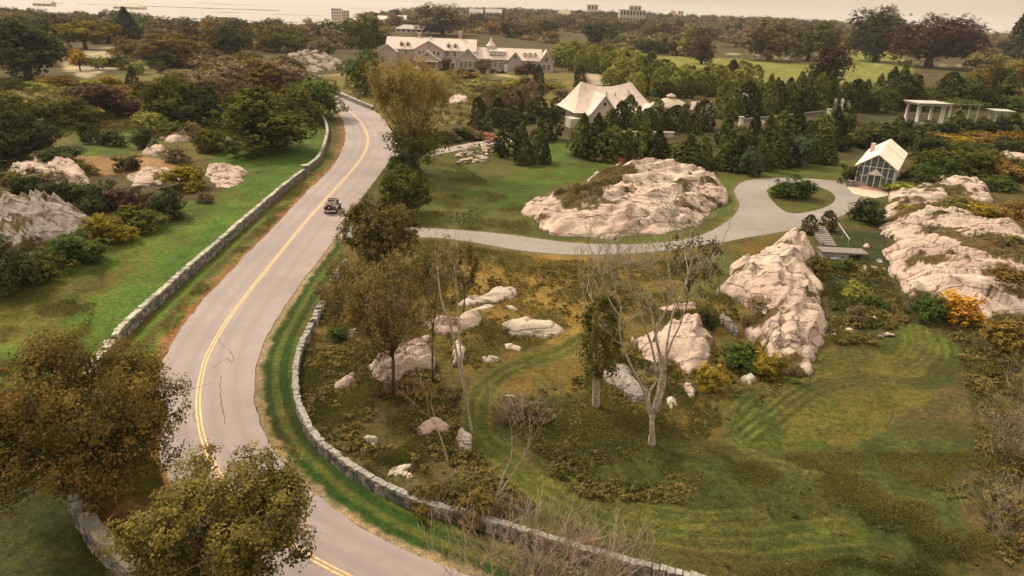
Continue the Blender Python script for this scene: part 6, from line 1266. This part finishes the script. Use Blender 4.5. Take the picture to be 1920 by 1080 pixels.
# --- pool house with low tan roof and cupola
c = G(1262, 222); ph = empty('pool_house', c, .1); tag(ph, 'pool house with low rounded tan roof and tiny cupola, right of the barn', 'house')
MB().box(-5.2, 5.2, 0, 8, -.2, 2.8).build('wall', CREAM, ph)
V = []; n = 24
for k, (f_, z) in enumerate(((1.22, 2.5), (1.0, 3.1), (.7, 4.0), (.4, 4.6), (.2, 4.9))):
    for a in range(n):
        t = 2 * math.pi * a / n; cx, sy = math.cos(t), math.sin(t); q = 1 / max(abs(cx), abs(sy)) ** .45; V.append((5.2 * f_ * cx * q, 4 + 4 * f_ * sy * q, z))
Fc = [(r * n + a, r * n + (a + 1) % n, (r + 1) * n + (a + 1) % n, (r + 1) * n + a) for r in range(4) for a in range(n)] + [tuple(range(4 * n, 5 * n)), tuple(range(n))[::-1]]
MB().add(V, Fc).build('roof', ROOFT, ph, True); cu = MB().box(-.8, .8, 3.2, 4.8, 4.7, 5.4).build('cupola', BRICK, ph); MB().lathe([(1.4, 5.4), (.9, 5.8), (.1, 6.1)], 10, (0, 4)).build('cupola_roof', ROOFT, cu)
for x in (-3.2, 0, 3.2): window(ph, x, 1.4, 1.3, 1.5, 0)
c = G(1322, 244); gs = empty('garden_shelter', c, .1); tag(gs, 'pink stone garden shelter with stepped roof between pool house and evergreens', 'garden building')
MB().box(-1.4, 1.6, 0, 2.6, -.2, 4.4).build('wall', STUC, gs); gable(gs, -3.4, 1.2, .2, 4.2, 4.3, 6.3, 'x', STUC, ROOFP, .3, .18, 'upper_wall', 'roof', False, 3.4)
window(gs, .1, 2.2, .9, 1.4, 0)
# --- little tan-roofed lodge in the evergreens
c = G(1392, 204); lo_ = empty('garden_lodge', c, -.1); tag(lo_, 'little lodge with tan hipped roof among the rear evergreens', 'garden building')
MB().box(-2.3, 2.3, 0, 4, -.2, 3).build('wall', CREAM, lo_); MB().add([(-2.9, -.5, 2.9), (2.9, -.5, 2.9), (2.9, 4.5, 2.9), (-2.9, 4.5, 2.9), (-1.6, 2, 5.4), (.4, 2, 5.4)], [(0, 1, 5, 4), (1, 2, 5), (2, 3, 4, 5), (3, 0, 4), (3, 2, 1, 0)]).build('roof', ROOFT, lo_); window(lo_, 0, 1.5, 1, 1.3, 0)
# --- glass-fronted conservatory
con = empty('conservatory', (58.0, 124.4, 0), -.53); tag(con, 'glass-fronted conservatory with pale pink gable roof beside the drive loop', 'conservatory')
w_, L_, he, hr = 5.9, 18.5, 3.75, 5.75; sl = (hr - he) / (w_ / 2)
MB().box(w_ - .18, w_, .25, L_, -.2, he).build('side_wall', STUC, con); MB().box(0, .18, .25, L_, -.2, he).build('side_wall', STUC, con)
MB().prism([(0, -.2), (w_, -.2), (w_, he), (w_ / 2, hr), (0, he)], 'y', L_ - .2, L_).build('rear_wall', STUC, con)
PALE = shingle('pale_metal_roof', (.74, .57, .45), row=.5)
for nm, a, b in (('roof', 0, .58), ('roof', .58, 1)):
    y0, y1 = -.5 + (L_ + .8) * a, -.5 + (L_ + .8) * b; dz = .12 if a else 0; k = .4
    MB().prism([(-k, he - k * sl + dz), (-k, he - k * sl + .18 + dz), (w_ / 2, hr + .2 + dz), (w_ + k, he - k * sl + .18 + dz), (w_ + k, he - k * sl + dz), (w_ / 2, hr + .02 + dz)], 'y', y0, y1).build(nm, PALE, con)
g = MB(); g.prism([(.18, .9), (w_ - .18, .9), (w_ - .18, he - .02), (w_ / 2, hr - .05), (.18, he - .02)], 'y', .22, .26); g.build('glazing', plain('blue_grey_glass', (.075, .09, .115), .15, .4, 1.2, spec=.6), con)
f = MB()
for x in (.08, 1.0, 1.95, 3.9, 4.85, 5.8): zt = he + sl * min(x, w_ - x); f.box(x - .07, x + .07, .08, .2, .9, zt - .06)
f.box(.02, w_ - .02, .09, .19, 2.0, 2.1); f.box(.02, w_ - .02, .09, .19, he - .16, he - .04); f.box(w_ / 2 - .06, w_ / 2 + .06, .09, .19, 3.3, hr - .1)
f.build('mullions', WHITE, con)
ent = MB(); ent.prism([(1.85, 2.45), (4.05, 2.45), (4.3, 2.3), (w_ / 2, 3.45), (1.6, 2.3)], 'y', -.55, .02); ent.build('entry_hood', WHITE, con)
dr = MB(); [dr.box(a, b, -.1, .06, 0.1, 2.4) for a, b in ((1.9, 2.02), (2.88, 3.02), (3.88, 4.0))]; dr.box(2.03, 3.87, -.09, .05, 2.28, 2.4); dr.box(2.03, 3.87, -.09, .05, .1, .3); d_ = dr.build('double_door', WHITE, con); MB().box(2.02, 3.88, -.03, .0, .3, 2.28).build('pane', GLASS, d_)
MB().box(0, w_, .02, .3, -.2, .9).build('plinth_wall', plain('mauve_plinth', (.30, .22, .20), .8), con); MB().box(-1.0, .0, -1.0, .02, -.1, 1.0).build('stone_base', STONE[0], con)
MB().prism([(-1.2, 4.5), (1.0, 4.5), (1, 5.6), (-1.2, 5.6)], 'z', he - 1.2, he + 1.55).build('chimney', STONE[2], con) if False else MB().box(.5, 1.2, 10.5, 11.2, he, hr + .3).build('chimney', STUC, con)
st = MB(); [st.box(1.2, 4.6, -1.6 + .5 * k, .0, -.1, .05 + .14 * k) for k in range(3)]; st.build('step', BRICK, con)
pat = [G(*q)[:2] for q in [(1588, 352), (1606, 344), (1662, 352), (1690, 350), (1672, 366), (1640, 372), (1600, 364)]]
tag(fill_flat('patio', [(*q, 0) for q in pat], plain('patio_paving', (.42, .34, .24), .85, .1, 2), .04), 'tan paved patio before the conservatory', 'patio', kind='structure')
o = MB().box(-.35, .35, -.35, .35, 0, .8).box(-.42, .42, -.42, .42, .8, .92).build('planter', WHITE); c = G(1657, 357); o.location = c; tag(o, 'square white planter at the right corner of the patio', 'planter')
# --- pavilion, pergola, statues, trellis
def colonnade(name, A, B, label, n, depth, h, rad=.33, slab=True, beams=0, cat='pavilion', rows=2):
    a, b = G(*A), G(*B); L2 = np.linalg.norm((b - a)[:2]); r0 = empty(name, a, math.atan2(b[1] - a[1], b[0] - a[0])); tag(r0, label, cat)
    for i in range(n):
        for j in range(rows):
            MB().lathe([(rad * 1.5, -.1), (rad * 1.5, .25), (rad, .35), (rad * .82, h - .3), (rad * 1.35, h - .12), (rad * 1.35, h)], 12, (L2 * i / max(1, n - 1), depth * j)).build('column', WHITE, r0, True)
    if slab:
        MB().box(-.8, L2 + .8, -.8, depth + .8, h, h + .45).build('entablature', CREAM, r0); MB().box(-1.1, L2 + 1.1, -1.1, depth + 1.1, h + .452, h + .62).build('roof_slab', CREAM, r0)
    for k in range(beams):
        x = -.6 + (L2 + 1.2) * k / max(1, beams - 1); MB().box(x - .1, x + .1, -.7, depth + .7, h + .303, h + .55).build('rafter', CREAM, r0)
    if beams:
        for y in (0, depth): MB().box(-.9, L2 + .9, y - .15, y + .15, h, h + .3).build('beam', CREAM, r0)
    return r0, L2
pv, L2 = colonnade('pavilion', (1716, 238), (1762, 239), 'white classical pavilion with stout columns and flat roof', 2, 5.0, 5.8, .45)
mb = MB(); mb.box(.6, L2 - .6, 6.05, 6.35, 0, 2.9); mb.build('back_wall', CREAM, pv); MB().lathe([(.7, 0), (.55, 2.6), (.75, 4.4), (.75, 6.08)], 10, (L2 / 2, 5)).build('niche', CREAM, pv, True)
MB().box(.8, L2 - .5, -.3, .1, -.1, 1.3).build('balustrade', CREAM, pv)
pg, L3 = colonnade('pergola', (1775, 236), (1826, 238), 'long pergola of slim white posts and beams joined to the pavilion', 4, 4.0, 5.6, .2, False, 12, 'pergola')
rg = np.random.default_rng(8); n = 2600; q = rg.normal(size=(n, 3)) * np.array([2.6, 1.6, .35]) + np.array([L3 * .55, 2, 6.1]); link('climbing_vine', quads('climbing_vine', q, rg.normal(size=(n, 3)), .22 * rg.uniform(.6, 1.4, n), rg), LM['green'], pg)
colonnade('garden_temple', (1862, 242), (1884, 243), 'small white garden temple of two columns near the right edge', 2, 3.0, 4.4, .38, True, 0, 'garden temple')
def statue(px, py, ytop, label):
    p = G(px, py); h = height_for(p, ytop); r0 = empty('statue', p, 3.0); tag(r0, label, 'statue', 'white garden statues')
    k = h / 4.4; MB().box(-.5 * k, .5 * k, -.5 * k, .5 * k, -.1, .25 * k).box(-.38 * k, .38 * k, -.38 * k, .38 * k, .25 * k, 1.5 * k).box(-.46 * k, .46 * k, -.46 * k, .46 * k, 1.5 * k, 1.7 * k).build('pedestal', WHITE, r0)
    me = bpy.data.meshes.new('figure'); b = 1.72 * k; J = [(0, 0, 1.3), (0, 0, 1.65), (0, 0, 2.0), (0, 0, 2.16), (0, 0, 2.42), (.12, 0, .7), (.14, 0, 0.05), (-.13, -.05, .7), (-.16, -.1, .05), (.3, 0, 1.95), (.4, -.06, 1.6), (.34, -.2, 1.35), (-.3, 0, 1.95), (-.42, .02, 1.6), (-.38, -.1, 1.28)]
    E = [(0, 1), (1, 2), (2, 3), (3, 4), (0, 5), (5, 6), (0, 7), (7, 8), (2, 9), (9, 10), (10, 11), (2, 12), (12, 13), (13, 14)]
    me.from_pydata([(x * k, y * k, z * k + b) for x, y, z in J], E, []); f = link('figure', me, WHITE, r0); f.modifiers.new('skin', 'SKIN'); R = [.24, .26, .24, .11, .17, .19, .15, .19, .15, .12, .09, .07, .12, .09, .07]
    for v, r in zip(me.skin_vertices[0].data, R): v.radius = (r * k, r * k)
    me.skin_vertices[0].data[0].use_root = True; s = f.modifiers.new('sub', 'SUBSURF'); s.levels = s.render_levels = 1
statue(1562, 214, 182, 'white figure statue on a pedestal, left of the pair'); statue(1575, 216, 182, 'white figure statue on a pedestal, right of the pair')
a, b = G(1392, 246), G(1548, 228); L4 = np.linalg.norm((b - a)[:2]); tr = empty('trellis_fence', a, math.atan2(b[1] - a[1], b[0] - a[0])); tag(tr, 'long grey lattice trellis fence between two white posts', 'fence')
mb = MB(); k = 0
while k * .55 < L4: mb.box(k * .55 - .035, k * .55 + .035, -.03, .03, 0, 2.9); k += 1
for j in range(6): mb.box(0, L4, .032, .08, .3 + j * .5, .36 + j * .5)
mb.build('lattice', GREYW, tr); MB().box(-.1, L4 + .1, -.12, .12, 2.9, 3.05).build('top_rail', GREYW, tr)
for nm, px, py, h, lb in (('gate_post', 1386, 252, 3.9, 'tall white gate post at the left end of the trellis'), ('gate_post', 1551, 229, 3.3, 'white gate post at the right end of the trellis')):
    r0 = empty(nm, G(px, py)); tag(r0, lb, 'post'); MB().box(-.4, .4, -.4, .4, -.1, h).build('shaft', WHITE, r0); MB().box(-.55, .55, -.55, .55, h, h + .3).build('cap', CREAM, r0)
for px, py, w2, lb in ((1402, 248, 1.1, 'white garden bench just right of the tall gate post'), (1434, 226 + 8, 1.0, 'white garden bench before the middle of the trellis'), (1536, 224 + 4, 1.0, 'white garden bench at the right part of the trellis')):
    r0 = empty('garden_bench', G(px, py), .1); tag(r0, lb, 'bench'); MB().box(-w2, w2, -.3, .3, .42, .52).build('seat', WHITE, r0); MB().box(-w2, w2, .26, .34, .52, 1.05).build('backrest', WHITE, r0)
    for sx in (-1, 1): MB().box(sx * w2 * .8 - .06, sx * w2 * .8 + .06, -.28, .28, 0, .42).build('leg', WHITE, r0)
o = MB().box(-7, 7, -.4, .4, -.1, 1.2).box(-7.2, 7.2, -.55, .55, 1.2, 1.38).build('terrace_wall', CREAM); o.location = G(1205, 258); o.rotation_euler = (0, 0, .12); tag(o, 'low tan terrace wall between the two rows of evergreens', 'wall')
mb = MB().lathe([(.3, 0), (.3, .12), (.12, .3), (.12, .5), (.55, .9), (.6, 1.15), (.48, 1.2)], 14); o = mb.build('garden_urn', WHITE, None, True); o.location = G(893, 250); o.scale = (1.3,) * 3; tag(o, 'white garden urn beside the upper drive bushes', 'urn')
# --- steps, handrail and stone bridge
a, b = G(1532, 434), G(1556, 462); L5 = np.linalg.norm((b - a)[:2]); an = math.atan2(b[1] - a[1], b[0] - a[0]); sp = empty('garden_steps', a, an); tag(sp, 'weathered timber steps leading down from the drive between ball shrubs', 'steps')
WOOD = plain('weathered_wood', (.17, .135, .11), .85, .25, 4, .3)
for k in range(9): MB().box(L5 * k / 9, L5 * (k + 1) / 9 - .02, -.85, .85, -.1, .82 - .08 * k).build('tread', WOOD, sp)
MB().box(0, L5, -1.0, -.86, -.1, .5).build('stringer', WOOD, sp)
rl_ = empty('handrail', G(1551, 434), an); tag(rl_, 'pale slanting handrail beside the timber steps', 'handrail'); MB().tube([(0, 1.0, 1.5), (L5 * .96, 1.0, .9)], .06, 6).build('rail', CREAM, rl_)
for x, z in ((.1, 1.48), (L5 * .5, 1.18), (L5 * .93, .9)): MB().tube([(x, 1.0, -.1), (x, 1.0, z)], .045, 6).build('post', GREYW, rl_)
br = empty('stone_bridge', G(1542, 486), -.05); tag(br, 'small stone footbridge with a dark opening under its end', 'footbridge')
bm_ = MB(); bm_.box(0, 3.0, 0, 1.9, -.1, .8); bm_.build('abutment', STONE[2], br); MB().box(-.2, 5.2, -.1, 2.0, .8, .98).build('deck', WOOD, br); MB().box(4.4, 5.1, 0, 1.9, -.1, .8).build('pier', STONE[1], br); MB().box(.7, 2.6, -.9, -.02, -.1, .4).build('slate_ledge', plain('slate', (.17, .14, .18), .6, .2), br)
for px, py, yt, lb in ((1512, 736, 700, 'thin dark rod standing in the grass below the craggy wedge'), (1666, 796, 770, 'thin dark rod standing inside the mown ring')):
    p = G(px, py); h = height_for(p, yt); o = MB().tube([(0, 0, -.1), (.1, 0, h)], [.035, .03], 6).lathe([(.05, h - .02), (.07, h + .03), (.02, h + .08)], 8, (.1, 0)).build('marker_rod', TAR); o.location = p; tag(o, lb, 'marker rod')
# --- open-topped off-roader
jc = G(624, 396); k = int(np.argmin(np.hypot(wYC[:, 0] - jc[0], wYC[:, 1] - jc[1]))); dv = wYC[max(0, k - 6)] - wYC[k + 6]; jy = math.atan2(dv[1], dv[0]) - math.pi / 2
jp = empty('off_roader', (jc[0], jc[1], .05), jy); tag(jp, 'dark open-topped off-roader with rear spare wheel driving away up the road', 'car')
PAINT = plain('dark_maroon_paint', (.060, .030, .026), .25, .05, 1, spec=.6); RUB = plain('tyre_rubber', (.02, .018, .018), .8, .1); STEEL = plain('pale_steel', (.55, .46, .42), .35, .05, 1, metal=.2); SEATM = plain('tan_vinyl', (.42, .30, .24), .6, .1); TAIL = plain('red_lens', (.35, .02, .015), .2, .05)
b = MB(); b.prism([(-.75, .55), (.75, .55), (.78, 1.0), (-.78, 1.0)], 'y', -1.75, -1.66); 
for s in (-1, 1): b.box(min(s * .70, s * .78), max(s * .70, s * .78), -1.66, .55, .5, 1.02)
b.box(-.70, .70, -1.66, .55, .45, .55); b.prism([(-.62, .5), (.62, .5), (.60, 1.06), (-.60, 1.06)], 'y', .55, 1.8); b.box(-.70, .70, .5, .58, .55, 1.12); b.build('body', PAINT, jp)
for s in (-1, 1):
    for y in (-1.1, 1.25):
        MB().prism([(y - .48, .72), (y - .36, .92), (y + .36, .92), (y + .48, .72), (y + .48, .78), (y + .38, .98), (y - .38, .98), (y - .48, .78)], 'x', min(s * .62, s * .9), max(s * .62, s * .9)).build('fender', STEEL, jp)
        wh = empty('wheel', (s * .74, y, .38)); wh.parent = jp
        t = MB(); t.lathe([(.22, -.11), (.36, -.12), (.38, -.07), (.38, .07), (.36, .12), (.22, .11)], 18); o = t.build('tyre', RUB, wh, True); o.rotation_euler = (0, math.pi / 2, 0)
        t = MB(); t.lathe([(.05, -.12), (.21, -.10), (.22, 0), (.21, .10), (.05, .12)], 14); o = t.build('rim', STEEL, wh, True); o.rotation_euler = (0, math.pi / 2, 0)
sw = empty('spare_wheel', (-.05, -1.9, .95)); sw.parent = jp; o = MB().lathe([(.23, -.11), (.37, -.12), (.39, 0), (.37, .12), (.23, .11)], 18).build('tyre', RUB, sw, True); o.rotation_euler = (math.pi / 2, 0, 0); o = MB().lathe([(.04, -.13), (.20, -.12), (.235, 0), (.2, .1), (.04, .12)], 14).build('rim', STEEL, sw, True); o.rotation_euler = (math.pi / 2, 0, 0)
MB().box(-.8, .8, -1.95, -1.77, .42, .56).build('rear_bumper', STEEL, jp); MB().box(-.75, .75, 1.82, 1.95, .42, .56).build('front_bumper', STEEL, jp)
wf = MB()
for z in (1.15, 1.62): wf.box(-.70, .70, .50 - (z - 1.12) * .2, .55 - (z - 1.12) * .2, z - .03, z + .03)
for s in (-1, 1): wf.tube([(s * .69, .53, 1.1), (s * .69, .42, 1.64)], .03, 6)
o = wf.build('windshield_frame', PAINT, jp); MB().add([(-.66, .52, 1.18), (.66, .52, 1.18), (.66, .43, 1.59), (-.66, .43, 1.59), (-.66, .535, 1.18), (.66, .535, 1.18), (.66, .445, 1.59), (-.66, .445, 1.59)], [(0, 1, 2, 3), (4, 7, 6, 5), (0, 4, 5, 1), (3, 2, 6, 7), (0, 3, 7, 4), (1, 5, 6, 2)]).build('windshield_glass', GLASSB, o)
rb = MB(); rb.tube([(-.66, -.55, .95), (-.63, -.55, 1.68), (.63, -.55, 1.68), (.66, -.55, .95)], .045, 6); rb.tube([(-.66, -1.6, .95), (-.62, -1.55, 1.62), (.62, -1.55, 1.62), (.66, -1.6, .95)], .045, 6)
for s in (-1, 1): rb.tube([(s * .63, -1.55, 1.63), (s * .63, -.55, 1.68), (s * .66, .43, 1.64)], .04, 6)
rb.build('roll_cage', STEEL, jp)
for s in (-1, 1):
    MB().box(s * .35 - .24, s * .35 + .24, -.45, .05, .55, .85).box(s * .35 - .24, s * .35 + .24, -.52, -.40, .85, 1.35).build('seat', SEATM, jp); MB().box(s * .66 - .07, s * .66 + .07, -1.79, -1.752, .72, .9).build('taillight', TAIL, jp)
MB().box(-.6, .6, -1.35, -.95, .55, .9).box(-.6, .6, -1.45, -1.351, .9, 1.3).build('rear_seat', SEATM, jp)
o = MB().box(-.6, .6, 1.8, 1.815, .6, 1.02).build('grille', RUB, jp)
for s in (-1, 1): o = MB().lathe([(.11, 0), (.11, .05), (.03, .07)], 12).build('headlight', WHITE, jp, True); o.location = (s * .45, 1.81, .85); o.rotation_euler = (-math.pi / 2, 0, 0)
# --- far buildings
def far_house(x0, x1, yb, yt, label, style='flat', mat=None, roof=None, name='house', cat='house', depth=.6, nw=5, floors=2, p=None):
    p = G((x0 + x1) / 2, yb) if p is None else p; w = (x1 - x0) / scale_at(p); h = max(2.5, height_for(p, yt)); d = w * depth; r0 = empty(name, p); tag(r0, label, cat); m = mat or CREAM
    if style == 'flat':
        MB().box(-w / 2, w / 2, 0, d, -1, h).build('wall', m, r0); MB().box(-w / 2 - .4, w / 2 + .4, -.4, d + .4, h, h + .4).build('roof', roof or WHITE, r0); hz = h
    elif style == 'gable': hz = h * .6; gable(r0, -w / 2, w / 2, 0, d, hz, h, 'x', m, roof or ROOFG, .5, .3, trim=False, base=-1)
    elif style == 'hip':
        hz = h * .5; MB().box(-w / 2, w / 2, 0, d, -1, hz).build('wall', m, r0); a = w / 2 + .6; MB().add([(-a, -.6, hz), (a, -.6, hz), (a, d + .6, hz), (-a, d + .6, hz), (-a * .55, d / 2, h), (a * .55, d / 2, h)], [(0, 1, 5, 4), (1, 2, 5), (2, 3, 4, 5), (3, 0, 4), (3, 2, 1, 0)]).build('roof', roof or ROOFG, r0)
    for f_ in range(floors):
        for k in range(nw):
            x = -w / 2 + w * (k + .5) / nw; z = hz * (f_ + .55) / floors; MB().box(x - w / nw * .25, x + w / nw * .25, -.12, -.02, z - hz / floors * .25, z + hz / floors * .25).build('window', GLASS, r0)
    return r0
far_house(300, 336, 54, 39, 'low white flat-roofed house in the upper left woods, left one', nw=4, floors=1); far_house(326, 340, 55, 34, 'taller white block beside the low white house', nw=2, floors=2)
far_house(415, 438, 46, 33, 'pale flat-roofed house with a square outline in the upper left woods', nw=3, floors=1); far_house(434, 470, 54, 42, 'long low white house in the upper left woods, right one', nw=5, floors=1)
far_house(62, 95, 14, 2, 'white house at the top left corner beyond the trees', 'gable', nw=4, floors=1); far_house(213, 262, 20, 6, 'pinkish hip-roofed house on the left shoreline', 'hip', STUC, ROOFT, nw=5, floors=2)
far_house(622, 640, 44, 16, 'pale hazy apartment block on the shore, left one', mat=STUC, nw=4, floors=5, name='apartment_block', cat='building'); far_house(641, 654, 42, 20, 'pale hazy apartment block on the shore, right one', mat=CREAM, nw=3, floors=4, name='apartment_block', cat='building')
far_house(708, 732, 46, 30, 'white gabled house above the mansion roof, left half', 'gable', WHITE, WHITE, nw=4, floors=1); far_house(733, 761, 48, 29, 'white house with a pointed gable above the mansion roof', 'gable', WHITE, WHITE, nw=4, floors=1)
far_house(742, 800, 62, 47, 'grey hip-roofed house close behind the mansion roof', 'hip', STUC, ROOFG, nw=6, floors=1)
far_house(880, 905, 34, 17, 'pale low house on the skyline right of the mauve-brown tree', 'gable', WHITE, nw=3, floors=1); far_house(910, 940, 34, 17, 'pale long house on the skyline above the mansion wing', 'gable', CREAM, nw=4, floors=1)
far_house(1044, 1072, 36, 18, 'pinkish low house on the distant skyline', 'hip', STUC, ROOFT, nw=4, floors=1); far_house(1100, 1120, 32, 9, 'small pale square house on the distant skyline', mat=STUC, nw=3, floors=2)
far_house(1161, 1209, 44, 19, 'large cream villa on the distant skyline', mat=CREAM, nw=8, floors=2, name='villa', cat='villa'); far_house(1178, 1200, 43, 11, 'tall centre block of the cream villa on the skyline', mat=CREAM, nw=3, floors=3, name='villa', cat='villa')
far_house(1255, 1268, 36, 20, 'red brick house on the distant skyline', 'hip', BRICK, BRICK, nw=3, floors=2); far_house(1270, 1280, 36, 21, 'white house beside the red brick one on the skyline', mat=WHITE, nw=2, floors=2)
cs = far_house(1641, 1670, 62, 14, 'hazy grey turreted castle-like building on the right skyline', mat=STUC, roof=ROOFG, nw=6, floors=4, name='castle', cat='building')
sx = 29 / scale_at(cs.location); hh = max(2.5, height_for(np.array(cs.location), 14))
for x in (-.45, -.1, .22, .46): MB().box(sx * x - 1.6, sx * x + 1.6, -1.4, 2.4, hh * .6, hh * (1.10 + .06 * (x == .22))).build('turret', STUC, cs)
for x0, x1, yb, yt, lb in ((300, 345, 62, 57, 'low pale wall in the upper left woods'),): pass

# --- the air itself: thin even haze over the whole place
hz = MB().box(-7400, 8400, -5400, 9400, -8, 78).build('haze'); tag(hz, kind='stuff', label='thin warm haze in the air', cat='haze')
m = bpy.data.materials.new('haze_air'); m.use_nodes = True; t = m.node_tree; t.nodes.clear(); o = t.nodes.new('ShaderNodeOutputMaterial'); v = t.nodes.new('ShaderNodeVolumePrincipled')
v.inputs['Color'].default_value = (.95, .88, .82, 1); v.inputs['Density'].default_value = .00007; v.inputs['Anisotropy'].default_value = .2; t.links.new(v.outputs[0], o.inputs['Volume']); hz.data.materials.append(m)
